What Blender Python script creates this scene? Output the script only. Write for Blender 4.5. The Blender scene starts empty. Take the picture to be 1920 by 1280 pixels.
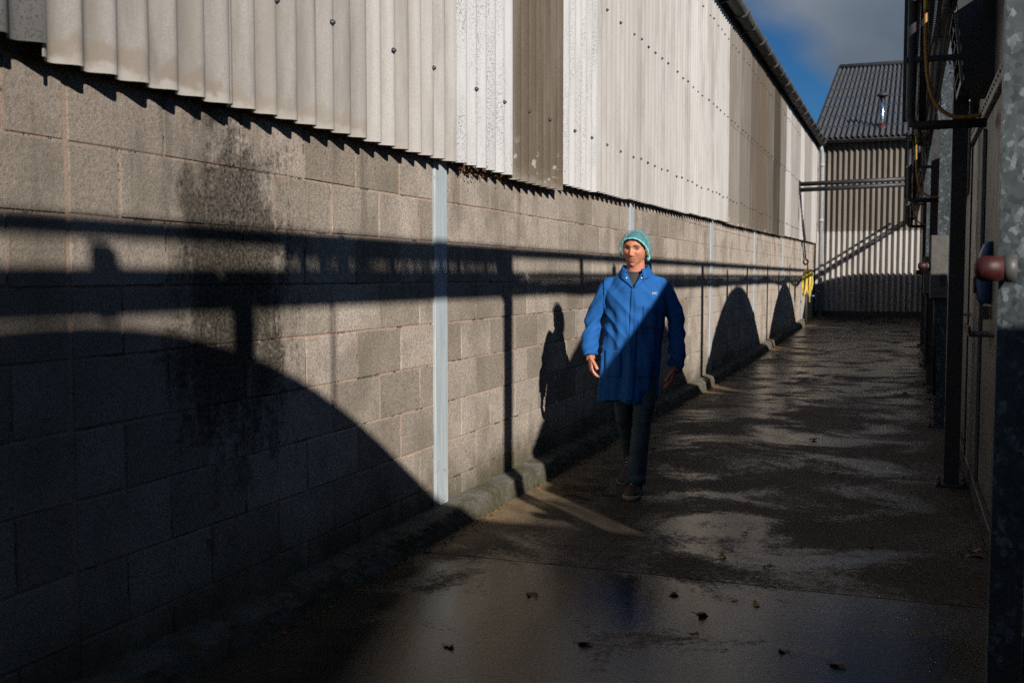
import bpy, bmesh, math, random
import numpy as np
from mathutils import Vector, Matrix, noise
from mathutils.bvhtree import BVHTree
R = math.radians
rnd = random.Random(7)
S = bpy.context.scene
C = S.collection

# ------------------------------------------------------------------ camera, sky, sun, exposure
FPX = 1950.0                                   # focal length in pixels of the 1920 px wide photograph
cam_d = bpy.data.cameras.new('camera'); cam = bpy.data.objects.new('camera', cam_d); C.objects.link(cam)
cam.location = (0, 0, 1.40)
PITCH = math.atan(121 / FPX); YAW = math.atan(740 / (FPX / math.cos(PITCH)))
cam.rotation_euler = (R(90) - PITCH, 0, YAW)
cam_d.sensor_width = 36; cam_d.lens = FPX * 36 / 1920
cam_d.clip_start = 0.05; cam_d.clip_end = 3000
cam_d.dof.use_dof = True; cam_d.dof.focus_distance = 6.6; cam_d.dof.aperture_fstop = 5.0
S.camera = cam

SUN = Vector((0.79, -0.81, 0.51)).normalized()  # towards the sun
ELEV = math.asin(SUN.z); AZ = math.atan2(SUN.x, SUN.y)
W = bpy.data.worlds.new('World'); S.world = W; W.use_nodes = True
nt = W.node_tree; nt.nodes.clear()
def wn(t, **k):
    n = nt.nodes.new(t)
    for a, b in k.items(): setattr(n, a, b)
    return n
sky = wn('ShaderNodeTexSky', sky_type='NISHITA'); sky.sun_disc = False
sky.sun_elevation = ELEV; sky.sun_rotation = AZ; sky.altitude = 1200; sky.air_density = 0.8; sky.dust_density = 0.1; sky.ozone_density = 3.0
tc = wn('ShaderNodeTexCoord')
mp = wn('ShaderNodeMapping'); mp.inputs['Location'].default_value = (-1.945, 1.455, 0.615); mp.inputs['Scale'].default_value = (1, 1, 1.7)
ns = wn('ShaderNodeTexNoise'); ns.inputs['Scale'].default_value = 2.6; ns.inputs['Detail'].default_value = 7; ns.inputs['Roughness'].default_value = 0.48
rp = wn('ShaderNodeValToRGB'); rp.color_ramp.elements[0].position = 0.505; rp.color_ramp.elements[1].position = 0.60
ns2 = wn('ShaderNodeTexNoise'); ns2.inputs['Scale'].default_value = 5; ns2.inputs['Detail'].default_value = 6
rp2 = wn('ShaderNodeValToRGB'); rp2.color_ramp.elements[0].color = (1.9, 2.5, 3.3, 1); rp2.color_ramp.elements[1].color = (3.6, 4.3, 5.2, 1)
rp2.color_ramp.elements[0].position = 0.35; rp2.color_ramp.elements[1].position = 0.7
mx = wn('ShaderNodeMix', data_type='RGBA'); tn = wn('ShaderNodeMix', data_type='RGBA', blend_type='MULTIPLY'); tn.inputs['Factor'].default_value = 1.0; tn.inputs['B'].default_value = (0.33, 0.72, 0.96, 1)
bg = wn('ShaderNodeBackground'); bg.inputs['Strength'].default_value = 0.05
wo = wn('ShaderNodeOutputWorld')
L = nt.links.new
L(tc.outputs['Generated'], mp.inputs['Vector']); L(mp.outputs['Vector'], ns.inputs['Vector']); L(mp.outputs['Vector'], ns2.inputs['Vector'])
L(ns.outputs['Fac'], rp.inputs['Fac']); L(ns2.outputs['Fac'], rp2.inputs['Fac'])
L(rp.outputs['Color'], mx.inputs['Factor']); L(sky.outputs['Color'], tn.inputs['A']); L(tn.outputs['Result'], mx.inputs['A']); L(rp2.outputs['Color'], mx.inputs['B'])
L(mx.outputs['Result'], bg.inputs['Color']); L(bg.outputs['Background'], wo.inputs['Surface'])

sd = bpy.data.lights.new('sun', 'SUN'); sd.energy = 5.0; sd.angle = R(0.65); sd.color = (1.0, 0.93, 0.85)
so = bpy.data.objects.new('sun', sd); C.objects.link(so); so.location = (20, -20, 15)
so.rotation_euler = SUN.to_track_quat('Z', 'Y').to_euler()
S.view_settings.view_transform = 'Standard'; S.view_settings.look = 'None'
S.view_settings.exposure = 0.15; S.view_settings.gamma = 1
try:
    S.cycles.use_denoising = False
    S.cycles.max_bounces = 6; S.cycles.diffuse_bounces = 2; S.cycles.glossy_bounces = 3; S.cycles.transparent_max_bounces = 8
    S.cycles.caustics_reflective = False; S.cycles.caustics_refractive = False
except Exception: pass

# ------------------------------------------------------------------ material helper
class Mat:
    def __init__(self, name, rough=0.7, color=(0.5, 0.5, 0.5), metal=0.0, spec=0.5):
        self.m = bpy.data.materials.new(name); self.m.use_nodes = True
        self.t = self.m.node_tree
        self.b = self.t.nodes['Principled BSDF']
        self.b.inputs['Base Color'].default_value = (*color, 1); self.b.inputs['Roughness'].default_value = rough
        self.b.inputs['Metallic'].default_value = metal; self.b.inputs['Specular IOR Level'].default_value = spec
        self.geo = self.t.nodes.new('ShaderNodeNewGeometry'); self.obi = self.t.nodes.new('ShaderNodeObjectInfo')
        self.tc = self.t.nodes.new('ShaderNodeTexCoord')
    def n(self, t, **k):
        n = self.t.nodes.new(t)
        for a, b in k.items(): setattr(n, a, b)
        return n
    def put(self, sock, v):
        if hasattr(v, 'is_output'): self.t.links.new(v, sock)
        elif isinstance(v, (tuple, list)): sock.default_value = (*v, 1) if len(sock.default_value) == 4 and len(v) == 3 else v
        else: sock.default_value = v
    def pos(self, scale=(1, 1, 1), loc=(0, 0, 0), src=None):
        mp = self.n('ShaderNodeMapping'); self.put(mp.inputs['Vector'], src or self.geo.outputs['Position'])
        mp.inputs['Scale'].default_value = scale; mp.inputs['Location'].default_value = loc
        return mp.outputs['Vector']
    def noise(self, vec, scale, detail=3, rough=0.5, dist=0):
        q = self.n('ShaderNodeTexNoise'); self.put(q.inputs['Vector'], vec)
        q.inputs['Scale'].default_value = scale; q.inputs['Detail'].default_value = detail
        q.inputs['Roughness'].default_value = rough; q.inputs['Distortion'].default_value = dist
        return q.outputs['Fac']
    def voro(self, vec, scale, out='Distance', feature='F1'):
        q = self.n('ShaderNodeTexVoronoi', feature=feature); self.put(q.inputs['Vector'], vec); q.inputs['Scale'].default_value = scale
        return q.outputs[out]
    def ramp(self, fac, stops):
        q = self.n('ShaderNodeValToRGB'); self.put(q.inputs['Fac'], fac); e = q.color_ramp.elements
        while len(e) < len(stops): e.new(0.5)
        for i, (p, c) in enumerate(stops):
            e[i].position = p; e[i].color = (c, c, c, 1) if not isinstance(c, tuple) else (*c, 1)
        return q.outputs['Color']
    def mix(self, fac, a, b, mode='MIX'):
        q = self.n('ShaderNodeMix', data_type='RGBA', blend_type=mode, clamp_factor=True)
        self.put(q.inputs['Factor'], fac); self.put(q.inputs['A'], a); self.put(q.inputs['B'], b)
        return q.outputs['Result']
    def math(self, op, a, b=0.0, c=0.0, clamp=False):
        q = self.n('ShaderNodeMath', operation=op, use_clamp=clamp)
        self.put(q.inputs[0], a); self.put(q.inputs[1], b); self.put(q.inputs[2], c)
        return q.outputs[0]
    def mapr(self, v, a, b, c=0.0, d=1.0, kind='SMOOTHSTEP'):
        q = self.n('ShaderNodeMapRange', interpolation_type=kind, clamp=True) if kind == 'LINEAR' else self.n('ShaderNodeMapRange', interpolation_type=kind)
        self.put(q.inputs['Value'], v); self.put(q.inputs['From Min'], a); self.put(q.inputs['From Max'], b)
        self.put(q.inputs['To Min'], c); self.put(q.inputs['To Max'], d)
        return q.outputs['Result']
    def xyz(self, src=None):
        q = self.n('ShaderNodeSeparateXYZ'); self.put(q.inputs[0], src or self.geo.outputs['Position'])
        return q.outputs
    def bump(self, h, strength=0.3, dist=0.01):
        q = self.n('ShaderNodeBump'); q.inputs['Distance'].default_value = dist
        self.put(q.inputs['Strength'], strength); self.put(q.inputs['Height'], h)
        self.t.links.new(q.outputs['Normal'], self.b.inputs['Normal'])
        return q.outputs['Normal']
    def col(self, v): self.put(self.b.inputs['Base Color'], v)
    def rough(self, v): self.put(self.b.inputs['Roughness'], v)
    def __call__(self): return self.m

def simple(name, color, rough=0.6, metal=0.0, spec=0.5, var=0.25, scale=18, bump=0.1):
    """plain material with a little dirt and relief"""
    M = Mat(name, rough, color, metal, spec)
    p = M.pos(src=M.tc.outputs['Object'])
    f = M.noise(p, scale, 5, 0.6)
    lo = tuple(c * (1 - var) for c in color); hi = tuple(min(1, c * (1 + var)) for c in color)
    M.col(M.ramp(f, [(0.3, lo), (0.7, hi)]))
    M.rough(M.mapr(f, 0.3, 0.7, max(0.05, rough - 0.1), min(1, rough + 0.12)))
    if bump: M.bump(M.noise(p, scale * 6, 3), bump, 0.004)
    return M()

# --- concrete blockwork
def stains_falloff(M, base):
    """shared dirt, with lens falloff painted in, over block and mortar, laid out in the wall's own metres"""
    x, y, z = M.xyz()
    p = M.geo.outputs['Position']
    # dark lichen patch on the near end of the wall
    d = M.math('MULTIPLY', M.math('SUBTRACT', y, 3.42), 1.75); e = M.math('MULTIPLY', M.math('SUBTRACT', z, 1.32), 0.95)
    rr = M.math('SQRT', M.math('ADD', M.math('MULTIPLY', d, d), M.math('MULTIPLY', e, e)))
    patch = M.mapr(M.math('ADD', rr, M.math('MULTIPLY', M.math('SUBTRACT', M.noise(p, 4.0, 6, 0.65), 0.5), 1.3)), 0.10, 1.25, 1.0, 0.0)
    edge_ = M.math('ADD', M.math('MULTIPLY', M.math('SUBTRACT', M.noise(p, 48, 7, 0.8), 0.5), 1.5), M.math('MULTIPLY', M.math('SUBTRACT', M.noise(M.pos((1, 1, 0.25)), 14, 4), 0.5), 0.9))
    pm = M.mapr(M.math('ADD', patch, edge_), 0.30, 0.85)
    base = M.mix(M.mapr(y, 2.4, 4.4, 0.50, 0.0), base, (0.15, 0.125, 0.10))  # near end darker: staining plus lens falloff put into the colour
    c = M.mix(M.math('MULTIPLY', pm, M.mapr(M.noise(p, 70, 5, 0.75), 0.38, 0.60, 0.97, 0.62)), base, (0.012, 0.010, 0.006))
    spots = M.mapr(M.voro(M.pos((1, 1, 0.55)), 30), 0.03, 0.16, 1.0, 0.0)
    spots = M.math('MULTIPLY', spots, M.mapr(M.noise(p, 9, 3), 0.46, 0.58))
    c = M.mix(M.math('MULTIPLY', M.math('MULTIPLY', patch, spots), 0.85), c, (0.36, 0.33, 0.27))
    # vertical run-off streaks under the cladding
    st = M.noise(M.pos((1, 3.0, 0.40)), 1.7, 6, 0.7)
    st = M.math('MULTIPLY', M.mapr(st, 0.50, 0.72), M.mapr(z, 1.0, 2.05, 0.10, 0.70))
    c = M.mix(st, c, (0.12, 0.105, 0.085))
    # green algae low on the wall
    al = M.math('MULTIPLY', M.mapr(M.math('ADD', z, M.math('MULTIPLY', M.noise(p, 3.5, 5, 0.65), -0.55)), -0.22, 0.20, 1.0, 0.0), 0.80)
    c = M.mix(al, c, (0.060, 0.058, 0.026))
    return c
def block_mat():
    M = Mat('concrete block', 0.92, spec=0.25)
    p = M.geo.outputs['Position']
    f = M.noise(p, 230, 4, 0.75); g = M.noise(p, 2.2, 5, 0.6); v = M.voro(p, 210)
    f3 = M.noise(p, 75, 5, 0.8)
    base = M.ramp(M.math('ADD', M.math('MULTIPLY', f, 0.45), M.math('MULTIPLY', f3, 0.55)), [(0.35, (0.11, 0.096, 0.082)), (0.45, (0.38, 0.337, 0.288)), (0.55, (0.54, 0.482, 0.42)), (0.65, (0.76, 0.70, 0.635))])
    tone = M.ramp(M.obi.outputs['Random'], [(0.0, (0.70, 0.67, 0.62)), (0.45, (0.96, 0.94, 0.91)), (1.0, (1.18, 1.14, 1.12))])
    base = M.mix(1.0, base, tone, 'MULTIPLY')
    base = M.mix(M.mapr(g, 0.42, 0.70, 0, 0.6), base, (0.19, 0.165, 0.13))
    pits = M.mapr(v, 0.08, 0.26, 1.0, 0.0)
    pits = M.math('MULTIPLY', pits, M.mapr(M.noise(p, 40, 2), 0.5, 0.62))
    base = M.mix(M.math('MULTIPLY', pits, 0.8), base, (0.05, 0.045, 0.04))
    M.col(stains_falloff(M, base))
    M.bump(M.math('SUBTRACT', M.math('ADD', M.math('MULTIPLY', f, 0.7), M.math('MULTIPLY', f3, 1.0)), M.math('MULTIPLY', pits, 1.0)), 0.8, 0.010)
    return M()
def mortar_mat():
    M = Mat('pink mortar', 0.95, spec=0.2)
    p = M.geo.outputs['Position']
    f = M.noise(p, 110, 4, 0.7)
    base = M.ramp(f, [(0.3, (0.34, 0.235, 0.175)), (0.7, (0.54, 0.40, 0.315))])
    gap = M.mapr(M.noise(p, 5.5, 5, 0.7), 0.56, 0.62)
    base = M.mix(M.math('MULTIPLY', gap, 0.8), base, (0.05, 0.042, 0.036))
    M.col(stains_falloff(M, base)); M.bump(M.math('SUBTRACT', f, M.math('MULTIPLY', gap, 2.0)), 0.7, 0.008)
    return M()
# --- fibre cement sheets: look is driven by each sheet's own object colour (r: brown, g: speckle, b: damp foot, a: brightness)
def sheet_mat():
    M = Mat('fibre cement sheet', 0.85, spec=0.3)
    x, y, z = M.xyz(); p = M.geo.outputs['Position']
    oc = M.n('ShaderNodeSeparateColor'); M.put(oc.inputs[0], M.obi.outputs['Color'])
    f = M.noise(p, 140, 4, 0.7); s = M.noise(M.pos((1, 1, 0.06)), 7, 6, 0.7)
    base = M.ramp(f, [(0.3, (0.385, 0.372, 0.354)), (0.7, (0.535, 0.522, 0.503))])
    base = M.mix(M.mapr(s, 0.42, 0.72, 0, 0.62), base, (0.33, 0.295, 0.255))
    bl = M.noise(M.pos((1, 1, 0.16)), 2.6, 8, 0.7)
    base = M.mix(M.mapr(bl, 0.45, 0.68, 0, 0.70), base, (0.225, 0.205, 0.18))
    tone = M.ramp(M.obi.outputs['Random'], [(0.0, (0.86, 0.84, 0.82)), (1.0, (1.06, 1.05, 1.04))])
    base = M.mix(1.0, base, tone, 'MULTIPLY')
    # brown weathered sheets
    br = M.ramp(f, [(0.3, (0.060, 0.046, 0.031)), (0.7, (0.145, 0.115, 0.082))])
    br = M.mix(M.mapr(s, 0.5, 0.8, 0, 0.5), br, (0.24, 0.20, 0.15))
    base = M.mix(M.math('MULTIPLY', oc.outputs[0], M.mapr(M.noise(M.pos((1, 1, 0.12)), 5, 4), 0.20, 0.50, 0.7, 1.0)), base, br)
    # white flaking near the foot of the brown ones
    fl = M.math('MULTIPLY', M.mapr(M.noise(p, 13, 4), 0.58, 0.64), M.mapr(z, 2.06, 2.34, 1.0, 0.0))
    base = M.mix(M.math('MULTIPLY', M.math('MULTIPLY', fl, oc.outputs[0]), 0.8), base, (0.52, 0.49, 0.44))
    ux = M.xyz(M.tc.outputs['Object'])[0]
    rib = M.math('SINE', M.math('MULTIPLY', ux, 2 * math.pi / 0.146))
    valley = M.mapr(M.math('COSINE', M.math('MULTIPLY', ux, 2 * math.pi / 0.146)), -1.0, 0.6, 1.0, 0.0)
    base = M.mix(M.math('MULTIPLY', valley, M.mapr(M.noise(M.pos((1, 1, 0.3)), 6, 6, 0.7), 0.3, 0.75, 0.10, 0.75)), base, (0.20, 0.18, 0.155))
    # black lichen speckle
    sp = M.mapr(M.noise(p, 120, 6, 0.85), 0.50, 0.60, 0.0, 0.85)
    sp = M.math('MULTIPLY', sp, M.mapr(M.noise(M.pos((1, 1, 0.2)), 9, 5), 0.32, 0.70))
    sp = M.math('MULTIPLY', sp, M.mapr(rib, -0.8, 0.5, 1.35, 0.35))
    pale = M.mix(M.math('MULTIPLY', oc.outputs[1], M.math('MULTIPLY', M.math('SUBTRACT', 1.0, oc.outputs[0]), 0.6)), base, (0.53, 0.55, 0.575))
    base = M.mix(M.math('MULTIPLY', sp, oc.outputs[1]), pale, (0.05, 0.05, 0.05))
    # damp tide marks along the bottom edge
    tide = M.mapr(M.math('ADD', z, M.math('MULTIPLY', M.noise(M.pos((1, 1, 0.3)), 6, 4), 0.30)), 2.26, 2.29, 1.0, 0.0)
    white = M.mapr(M.math('ADD', z, M.math('MULTIPLY', M.noise(p, 22, 3), 0.10)), 2.09, 2.13, 1.0, 0.0)
    base = M.mix(M.math('MULTIPLY', M.math('MULTIPLY', tide, oc.outputs[2]), 0.55), base, (0.30, 0.24, 0.18))
    base = M.mix(M.math('MULTIPLY', M.math('MULTIPLY', white, oc.outputs[2]), 0.7), base, (0.56, 0.54, 0.50))
    gm = M.n('ShaderNodeVectorMath', operation='SCALE'); M.put(gm.inputs[0], base); M.put(gm.inputs['Scale'], M.obi.outputs['Alpha'])
    M.col(gm.outputs[0]); M.bump(f, 0.25, 0.003)
    return M()
def roof_mat():
    M = Mat('dark roof sheet', 0.75, spec=0.4)
    p = M.geo.outputs['Position']
    f = M.noise(p, 6, 6, 0.65); g = M.noise(p, 60, 3, 0.7)
    c = M.ramp(f, [(0.3, (0.034, 0.037, 0.043)), (0.7, (0.088, 0.092, 0.10))])
    c = M.mix(M.mapr(g, 0.55, 0.68, 0, 0.4), c, (0.15, 0.145, 0.13))
    M.col(c); M.bump(g, 0.3, 0.006)
    return M()
def ground_mat():
    M = Mat('wet concrete yard', 0.5, spec=0.5)
    x, y, z = M.xyz(); p = M.geo.outputs['Position']
    f = M.noise(p, 90, 5, 0.75); g = M.noise(p, 1.3, 6, 0.6); tine = M.noise(M.pos((1.0, 6.0, 1)), 16, 4, 0.7)
    f4 = M.noise(p, 34, 6, 0.8)
    c = M.ramp(g, [(0.3, (0.034, 0.026, 0.020)), (0.55, (0.062, 0.048, 0.037)), (0.75, (0.098, 0.078, 0.061))])
    c = M.mix(M.mapr(f4, 0.45, 0.75, 0, 0.55), c, (0.22, 0.175, 0.135))
    c = M.mix(M.mapr(f4, 0.30, 0.44, 0.8, 0), c, (0.012, 0.010, 0.008))
    c = M.mix(M.mapr(f, 0.62, 0.72, 0, 0.6), c, (0.22, 0.18, 0.145))
    wetn = M.noise(M.pos((0.85, 0.95, 1), (3.1, 0.4, 0)), 1.35, 12, 0.62, 0.8)
    wetn = M.math('ADD', wetn, M.math('MULTIPLY', M.math('SUBTRACT', f4, 0.5), 0.42))
    near = M.mapr(y, 4.6, 4.85, 0.15, 0.0)
    mid = M.mapr(y, 10, 14, 0.0, 0.05)
    wet = M.mapr(M.math('ADD', M.math('ADD', wetn, near), mid), 0.42, 0.63)
    c = M.mix(M.math('MULTIPLY', wet, 0.70), c, (0.018, 0.014, 0.011))
    # greenish dirt washed to the foot of the wall
    edge = M.mapr(M.math('ADD', x, M.math('MULTIPLY', M.noise(p, 7, 4), 0.5)), -2.04, -1.62, 0.85, 0.0)
    edge = M.math('MULTIPLY', edge, M.mapr(y, 4.3, 5.0, 0.25, 1.0))
    c = M.mix(edge, c, (0.29, 0.215, 0.125))
    M.col(c)
    M.rough(M.mapr(wet, 0.0, 1.0, 0.60, 0.075)); M.put(M.b.inputs['Specular IOR Level'], M.mapr(wet, 0.0, 1.0, 0.12, 0.33))
    h = M.math('ADD', M.math('MULTIPLY', f, 0.5), M.math('ADD', M.math('MULTIPLY', f4, 1.1), M.math('MULTIPLY', tine, 0.8)))
    M.bump(h, M.mapr(wet, 0.0, 1.0, 0.80, 0.115), 0.014)
    return M()
def kerb_mat():
    M = Mat('mossy kerb concrete', 0.9, spec=0.3)
    p = M.geo.outputs['Position']; x, y, z = M.xyz()
    f = M.noise(p, 120, 5, 0.75); g = M.noise(p, 6, 5, 0.65)
    c = M.ramp(f, [(0.3, (0.11, 0.10, 0.085)), (0.7, (0.30, 0.275, 0.235))])
    c = M.mix(M.mapr(g, 0.42, 0.62, 0, 0.75), c, (0.085, 0.085, 0.030))
    c = M.mix(M.math('MULTIPLY', M.mapr(x, -2.32, -2.285, 0, 1), 0.5), c, (0.070, 0.072, 0.028))
    M.col(c); M.bump(M.math('ADD', M.math('MULTIPLY', f, 1.2), M.math('ADD', g, M.noise(p, 38, 5, 0.75))), 0.9, 0.02)
    return M()
def galv_mat():
    M = Mat('galvanised steel', 0.42, metal=0.75, spec=0.5)
    p0 = M.pos((1, 1, 0.8), src=M.tc.outputs['Object'])
    w = M.n('ShaderNodeTexNoise'); M.put(w.inputs['Vector'], p0); w.inputs['Scale'].default_value = 60; w.inputs['Detail'].default_value = 3
    wa = M.n('ShaderNodeVectorMath', operation='SCALE'); M.put(wa.inputs[0], w.outputs['Color']); wa.inputs['Scale'].default_value = 0.016
    wb = M.n('ShaderNodeVectorMath', operation='ADD'); M.put(wb.inputs[0], p0); M.put(wb.inputs[1], wa.outputs[0]); p = wb.outputs[0]
    s = M.n('ShaderNodeSeparateColor'); M.put(s.inputs[0], M.voro(p, 62, 'Color'))
    s2 = M.n('ShaderNodeSeparateColor'); M.put(s2.inputs[0], M.voro(p, 27, 'Color'))
    a = M.math('ADD', M.math('MULTIPLY', s.outputs[0], 0.45), M.math('ADD', M.math('MULTIPLY', s2.outputs[0], 0.35), M.math('MULTIPLY', M.noise(p0, 7, 4), 0.2)))
    M.col(M.ramp(a, [(0.15, (0.052, 0.064, 0.070)), (0.66, (0.082, 0.10, 0.108)), (0.80, (0.19, 0.218, 0.23))]))
    M.rough(M.mapr(s.outputs[1], 0, 1, 0.40, 0.60))
    return M()
def paint_post_mat():
    M = Mat('pale blue post paint', 0.55, spec=0.4)
    p = M.geo.outputs['Position']
    f = M.noise(M.pos((1, 1, 0.08)), 40, 5, 0.6); g = M.noise(p, 12, 5, 0.7)
    c = M.ramp(f, [(0.3, (0.34, 0.395, 0.425)), (0.7, (0.47, 0.525, 0.55))])
    z = M.xyz()[2]
    c = M.mix(M.mapr(M.math('ADD', g, M.mapr(z, 0.1, 0.5, 0.10, 0.0)), 0.60, 0.72, 0, 0.75), c, (0.16, 0.13, 0.10))
    M.col(c); M.bump(g, 0.2, 0.003)
    return M()

MT = dict(block=block_mat(), mortar=mortar_mat(), sheet=sheet_mat(), roof=roof_mat(), ground=ground_mat(), kerb=kerb_mat(), galv=galv_mat(), post=paint_post_mat())
MT['gutter'] = simple('weathered gutter', (0.085, 0.082, 0.075), 0.8, var=0.5, scale=9, bump=0.4)
MT['bolt'] = simple('black bolt cap', (0.022, 0.028, 0.034), 0.45, var=0.2)
MT['dark'] = simple('dark painted steel and shaded posts', (0.030, 0.031, 0.034), 0.55, var=0.35, scale=12)
MT['panel'] = simple('grey insulated panel', (0.105, 0.10, 0.092), 0.5, var=0.25, scale=3.5, bump=0.08)
MT['panel2'] = simple('dull steel door', (0.13, 0.13, 0.13), 0.42, metal=0.35, var=0.3, scale=5, bump=0.05)
MT['chrome'] = simple('bright handle metal', (0.62, 0.63, 0.64), 0.22, metal=1.0, var=0.1)
MT['box'] = simple('grey enclosure plastic', (0.10, 0.097, 0.088), 0.5, var=0.15)
MT['red'] = simple('red lens plastic', (0.038, 0.0035, 0.003), 0.6, var=0.1, bump=0)
MT['white'] = simple('off white plastic', (0.07, 0.07, 0.068), 0.5, var=0.1)
MT['blue'] = simple('blue dispenser plastic', (0.022, 0.075, 0.20), 0.35, var=0.1)
MT['yhose'] = simple('amber hose rubber', (0.34, 0.17, 0.025), 0.45, var=0.2)
MT['yellow'] = simple('yellow hose rubber', (0.60, 0.46, 0.07), 0.5, var=0.12)
MT['cable'] = simple('black cable', (0.018, 0.018, 0.020), 0.5, var=0.2)
MT['pipe'] = simple('pale grey plastic pipe', (0.33, 0.36, 0.38), 0.5, var=0.2)
MT['debris'] = simple('dry brown debris', (0.17, 0.082, 0.035), 0.95, var=0.7, scale=60, bump=0.5)
MT['leafb'] = simple('brown dead leaf', (0.12, 0.058, 0.028), 0.6, var=0.4, scale=40)
MT['leafy'] = simple('yellow dead leaf', (0.30, 0.20, 0.05), 0.6, var=0.3, scale=40)
MT['seal'] = simple('black joint filler', (0.012, 0.011, 0.010), 0.8)

# ------------------------------------------------------------------ mesh helper
class MB:
    def __init__(self): self.v = []; self.f = []; self.sm = []
    def add(self, vs, fs, smooth=False):
        o = len(self.v); self.v += [tuple(q) for q in vs]; self.f += [tuple(i + o for i in q) for q in fs]; self.sm += [smooth] * len(fs)
        return self
    def box(self, x0, x1, y0, y1, z0, z1, b=0.0):
        if b <= 0:
            self.add([(x, y, z) for x in (x0, x1) for y in (y0, y1) for z in (z0, z1)],
                     [(0, 1, 3, 2), (4, 6, 7, 5), (0, 4, 5, 1), (2, 3, 7, 6), (0, 2, 6, 4), (1, 5, 7, 3)])
            return self
        bm = bmesh.new(); bmesh.ops.create_cube(bm, size=1)
        for v in bm.verts: v.co = Vector(((x0 + x1) / 2 + v.co.x * (x1 - x0), (y0 + y1) / 2 + v.co.y * (y1 - y0), (z0 + z1) / 2 + v.co.z * (z1 - z0)))
        bmesh.ops.bevel(bm, geom=bm.edges[:], offset=b, segments=1, affect='EDGES')
        bm.verts.ensure_lookup_table()
        self.add([v.co[:] for v in bm.verts], [[v.index for v in f.verts] for f in bm.faces]); bm.free()
        return self
    def tube(self, pts, r, n=10, caps=True, flat=None):
        pts = [Vector(p) for p in pts]; rs = r if isinstance(r, (list, tuple)) else [r] * len(pts)
        rings = []; up = None
        for i, p in enumerate(pts):
            t = (pts[min(i + 1, len(pts) - 1)] - pts[max(i - 1, 0)]).normalized()
            if up is None:
                up = Vector((0, 0, 1)) if abs(t.z) < 0.9 else Vector((0, 1, 0))
            a = t.cross(up).normalized(); b = a.cross(t).normalized(); up = b
            ra, rb = rs[i] if isinstance(rs[i], (list, tuple)) else (rs[i], rs[i])
            rings.append([p + a * math.cos(k * 2 * math.pi / n) * ra + b * math.sin(k * 2 * math.pi / n) * rb for k in range(n)])
        vs = [q for g in rings for q in g]; m = len(rings)
        fs = [(i * n + k, (i + 1) * n + k, (i + 1) * n + (k + 1) % n, i * n + (k + 1) % n) for i in range(m - 1) for k in range(n)]
        if caps: fs += [tuple(range(n)), tuple(reversed(range((m - 1) * n, m * n)))]
        return self.add(vs, fs, True)
    def ring(self, rings, closed=True, caps=True, smooth=True):
        n = len(rings[0]); m = len(rings)
        vs = [q for g in rings for q in g]
        fs = [(i * n + k, i * n + (k + 1) % n, (i + 1) * n + (k + 1) % n, (i + 1) * n + k) for i in range(m - 1) for k in range(n if closed else n - 1)]
        if caps and closed: fs += [tuple(reversed(range(n))), tuple(range((m - 1) * n, m * n))]
        return self.add(vs, fs, smooth)
    def mesh(self, name):
        me = bpy.data.meshes.new(name); me.from_pydata(self.v, [], self.f); me.update()
        me.polygons.foreach_set('use_smooth', self.sm)
        return me
    def build(self, name, mat, parent=None, fixn=False, auto=None):
        me = self.mesh(name)
        if fixn:
            bm = bmesh.new(); bm.from_mesh(me); bmesh.ops.recalc_face_normals(bm, faces=bm.faces[:]); bm.to_mesh(me); bm.free()
        return link(name, me, mat, parent)
def link(name, me, mat, parent=None):
    if mat is not None and not me.materials: me.materials.append(mat)
    o = bpy.data.objects.new(name, me); C.objects.link(o)
    if parent is not None: o.parent = parent
    return o
def tag(o, label=None, cat=None, group=None, kind=None):
    for k, v in (('label', label), ('category', cat), ('group', group), ('kind', kind)):
        if v: o[k] = v
    return o
def empty(name, loc=(0, 0, 0), rz=0):
    o = bpy.data.objects.new(name, None); C.objects.link(o); o.location = loc; o.rotation_euler = (0, 0, rz); o.empty_display_size = 0.1
    return o
def thing(name, label, cat, loc=(0, 0, 0), rz=0, group=None): return tag(empty(name, loc, rz), label, cat, group)
def jit(co, s, k=0.01):
    q = Vector(co) * s
    return noise.noise_vector(q) * k

def gz(y):                                       # the yard climbs a little towards its far end
    return 0.0 if y < 13 else 0.30 * ((y - 13) / 17.0) ** 1.3 if y < 30 else 0.30

WX = -2.43                                       # face of the block wall

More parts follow.
